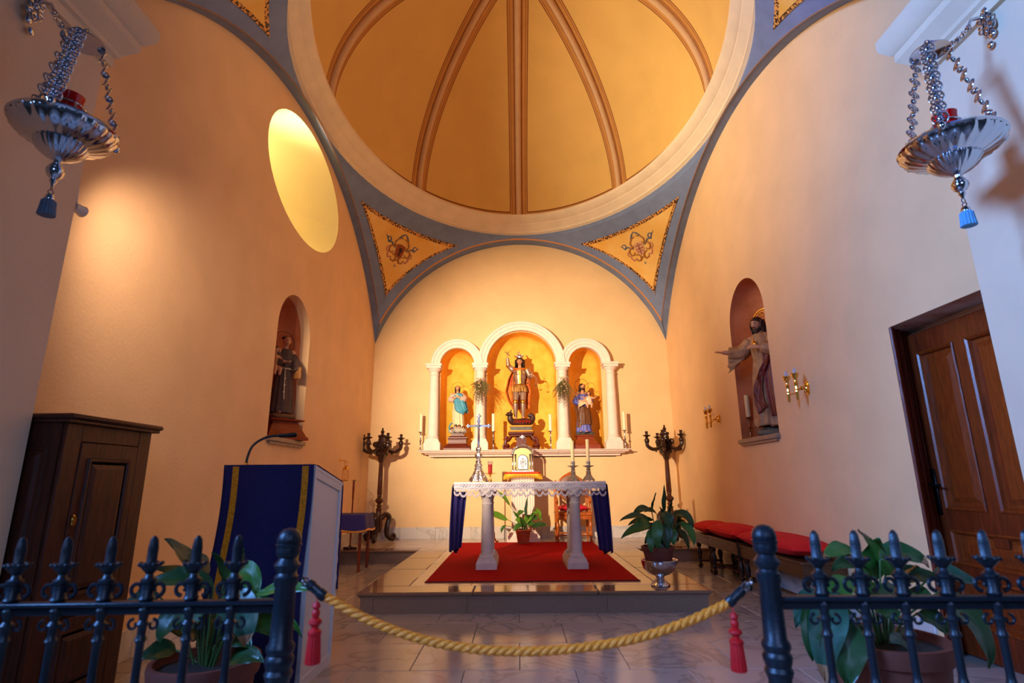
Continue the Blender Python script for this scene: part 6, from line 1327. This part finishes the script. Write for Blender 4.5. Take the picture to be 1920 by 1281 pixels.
# ------------------------------------------------------------------ railings
ir = mat('blue_black_painted_iron', (24, 30, 38), .4, .3, noise_s=60, amt=.15, bump=.1, bump_s=120)
RYf = 1.6
pk = [(.020, .03), (.012, .06), (.010, .12), (.010, .58), (.013, .60), (.020, .615), (.013, .625), (.020, .64), (.012, .655), (.010, .67), (.010, .755), (.015, .765), (.010, .775), (.011, .795), (.016, .803), (.010, .812), (.013, .83), (.016, .838), (.011, .85)]
pk2 = [(.012, .855), (.020, .865), (.016, .872), (.0155, .90), (.020, .905), (.020, .912), (.012, .917), (.009, .926), (.016, .934), (.026, .945), (.030, .953), (.016, .953), (.013, .958), (.0135, .99), (.0105, 1.012), (.005, 1.021), (.001, 1.023)]
def scroll(b, cx, cz, s, up=1, r=.018, th=.006):
    P = []
    for k in range(20):
        t_ = k/19; a = lerp(-pi*.5, pi*1.25, t_); q_ = r*(1-.55*t_); P.append((cx+s*(q_*cos(a)+.004), 0, cz+up*(q_*sin(a))))
    b.tube(P, [th*(1-.3*k/19) for k in range(20)], 6)
pm = MB(); pm.lathe(pk, (0, 0, 0), 14); picket_me = pm.mesh('picket_bar', ir)
pm = MB(); pm.lathe(pk2[:12], (0, 0, 0), 16); pm.lathe(pk2[11:], (0, 0, 0), 12, flute=.10, fn=4)
for k in range(8): a = k*pi/4; pm.ball((.027*cos(a), .027*sin(a), .951), .0055, 6, 5)
spear_me = pm.mesh('spear_head', ir)
scroll_me = []
for s in (-1, 1): pm = MB(); scroll(pm, s*.024, .888, s, 1); scroll_me.append(pm.mesh('scroll', ir)); pm = MB(); scroll(pm, s*.022, .80, s, -1, .014, .0045); scroll_me.append(pm.mesh('scroll', ir))
def railing(pts, post, label, x_end, sg, ys):
    t = thing('iron_railing', label, 'railing', (post[0], post[1], 0))
    ox, oy = post[0], post[1]; xe, ye = x_end, ys
    d = Vector((xe-ox, ye-oy, 0)); L = d.length; a = math.atan2(d.y, d.x)
    def bar(z, h, th): b = MB().box((.0, -th/2, z-h/2), (L, th/2, z+h/2), bev=.003); b.xf(Matrix.Rotation(a, 4, 'Z')); return b
    part(bar(.852, .012, .036), 'top_rail', ir, t); part(bar(.835, .02, .012), 'top_rail_web', ir, t); part(bar(.10, .014, .03), 'bottom_rail', ir, t)
    for x in pts:
        f = (x-ox)/(xe-ox); y = lerp(0, ye-oy, f)
        o = put(picket_me, (x-ox, y, 0), t, 'picket'); put(spear_me, (0, 0, 0), o, 'spear_head'); [put(q_, (0, 0, 0), o, 'scroll', a) for q_ in scroll_me]
    pp_ = [(.045, 0), (.045, .04), (.034, .05), (.030, .08), (.029, .66), (.033, .67), (.036, .68), (.031, .69), (.036, .705), (.037, .715), (.031, .725), (.036, .735), (.036, .745), (.029, .755), (.027, .89), (.031, .895), (.031, .915), (.026, .92), (.024, .925), (.033, .94), (.034, .945), (.026, .955), (.022, .962), (.030, .972), (.031, .978), (.030, .990)]
    b = MB().lathe(pp_, (0, 0, 0), 28); b.lathe([(.030, .988), (.034, .994), (.034, .998), (.030, 1.0)], (0, 0, 0), 28); part(b, 'newel_post', ir, t)
    part(MB().lathe([(.028, .998), (.031, 1.003), (.031, 1.012), (.026, 1.026), (.016, 1.036), (.001, 1.040)], (0, 0, 0), 40, flute=.03, fn=14), 'finial', ir, t)
    return t
xl = [at(x_, 1003, Y=RYf).x for x_ in (450, 376, 296, 221, 140, 58, -25, -110)]
xr2 = [at(x_, 998, Y=RYf).x for x_ in (1524, 1597, 1669, 1748, 1830, 1908, 1990, 2075)]
pl_, pr_ = at(533, 1128, Y=RYf), at(1446, 1128, Y=RYf)
railing(xl, (pl_.x, RYf), 'dark blue iron railing with spear-headed pickets and end post, left of the opening', -1.62, -1, RYf-.03)
railing(xr2, (pr_.x, RYf), 'dark blue iron railing with spear-headed pickets and end post, right of the opening', 1.62, 1, RYf-.03)
# rope barrier
gr_ = mat('golden_rope', (235, 134, 30), .5, noise_s=80, amt=.15, bump=.5, bump_s=150)
t = thing('barrier_rope', 'thick twisted golden rope hung between the two railing posts', 'rope', (pl_.x, RYf, at(605, 1118, Y=RYf).z))
O = Vector(t.location); A = Vector(at(607, 1119, Y=RYf)); B_ = Vector(at(1366, 1131, Y=RYf)); lo = Vector(at(985, 1222, Y=RYf))
ctr = spline([Vector(at(x_, y_, Y=RYf))-O for x_, y_ in ((607, 1117), (690, 1162), (780, 1196), (880, 1216), (985, 1222), (1090, 1215), (1190, 1198), (1285, 1168), (1366, 1131))], 40)
for s in range(3):
    P = []; n_ = len(ctr)
    for i, c in enumerate(ctr):
        tg = (ctr[min(i+1, n_-1)]-ctr[max(i-1, 0)]).normalized(); n1 = tg.cross(Vector((0, 1, 0))).normalized(); a = i*.34+s*2*pi/3; P.append(c+(n1*cos(a)+Vector((0, 1, 0))*sin(a))*.0058)
    part(MB().tube(P, .0068, 8), 'rope_strand', gr_, t)
for e, px_ in (((608, 1119), ((578, 1093), (568, 1090))), ((1366, 1131), ((1392, 1105), (1408, 1093)))):
    e0 = Vector(at(*e, Y=RYf))-O; e1 = Vector(at(*px_[0], Y=RYf))-O; e2 = Vector(at(*px_[1], Y=RYf))-O; v = (e1-e0)
    part(MB().tube([e0-v*.1, e0, e0+v*.3, e0+v*.33, e0+v*.7, e0+v*.74, e1, e1+v*.05], [.011, .0145, .0145, .0125, .0125, .0145, .012, .006], 14), 'rope_sleeve', mat('black_rope_sleeve', (30, 32, 38), .35, .3), t)
    b = MB().torus(e1+(e2-e1)*.4, .010, .0028, 14, 6, 'y'); b.tube([e1, e2, e2+Vector((0, 0, .012))], .0035, 6); b.ball(e2, .006, 8, 6); part(b, 'hook', silver, t)
redt = mat('red_silk_tassel', (190, 4, 10), .55, noise_s=90, amt=.25, stretch=(6, 6, .4))
for e, tp, bt, lab in (((597, 1122), 1126, 1242, 'red silk tassel hanging from the left end of the golden rope'), ((1372, 1138), 1146, 1256, 'red silk tassel hanging from the right end of the golden rope')):
    top = Vector(at(e[0], tp, Y=RYf)); bot = at(e[0], bt, Y=RYf); Lh = top.z-bot.z; a = at(*e, Y=RYf)
    t = thing('rope_tassel', lab, 'tassel', (top.x, RYf-.012, top.z), 'red tassels of the rope')
    part(MB().tube([(0, 0, Lh*.02-.002), (0, .006, a.z-top.z+.004)], .0016, 5), 'cord', redt, t)
    part(MB().lathe([(.003, 0), (.010, -.05*Lh), (.011, -.09*Lh), (.006, -.13*Lh), (.0105, -.17*Lh), (.0105, -.20*Lh), (.008, -.27*Lh), (.016, -.31*Lh), (.017, -.35*Lh), (.009, -.41*Lh), (.009, -.44*Lh), (.017, -.48*Lh), (.018, -.52*Lh), (.016, -.55*Lh)], (0, 0, 0), 20, flute=.03, fn=10), 'knot', redt, t)
    part(MB().lathe([(.015, -.54*Lh), (.016, -.65*Lh), (.019, -.97*Lh), (.018, -1.0*Lh), (.001, -.99*Lh)], (0, 0, 0), 48, flute=.07, fn=16), 'fringe', redt, t)
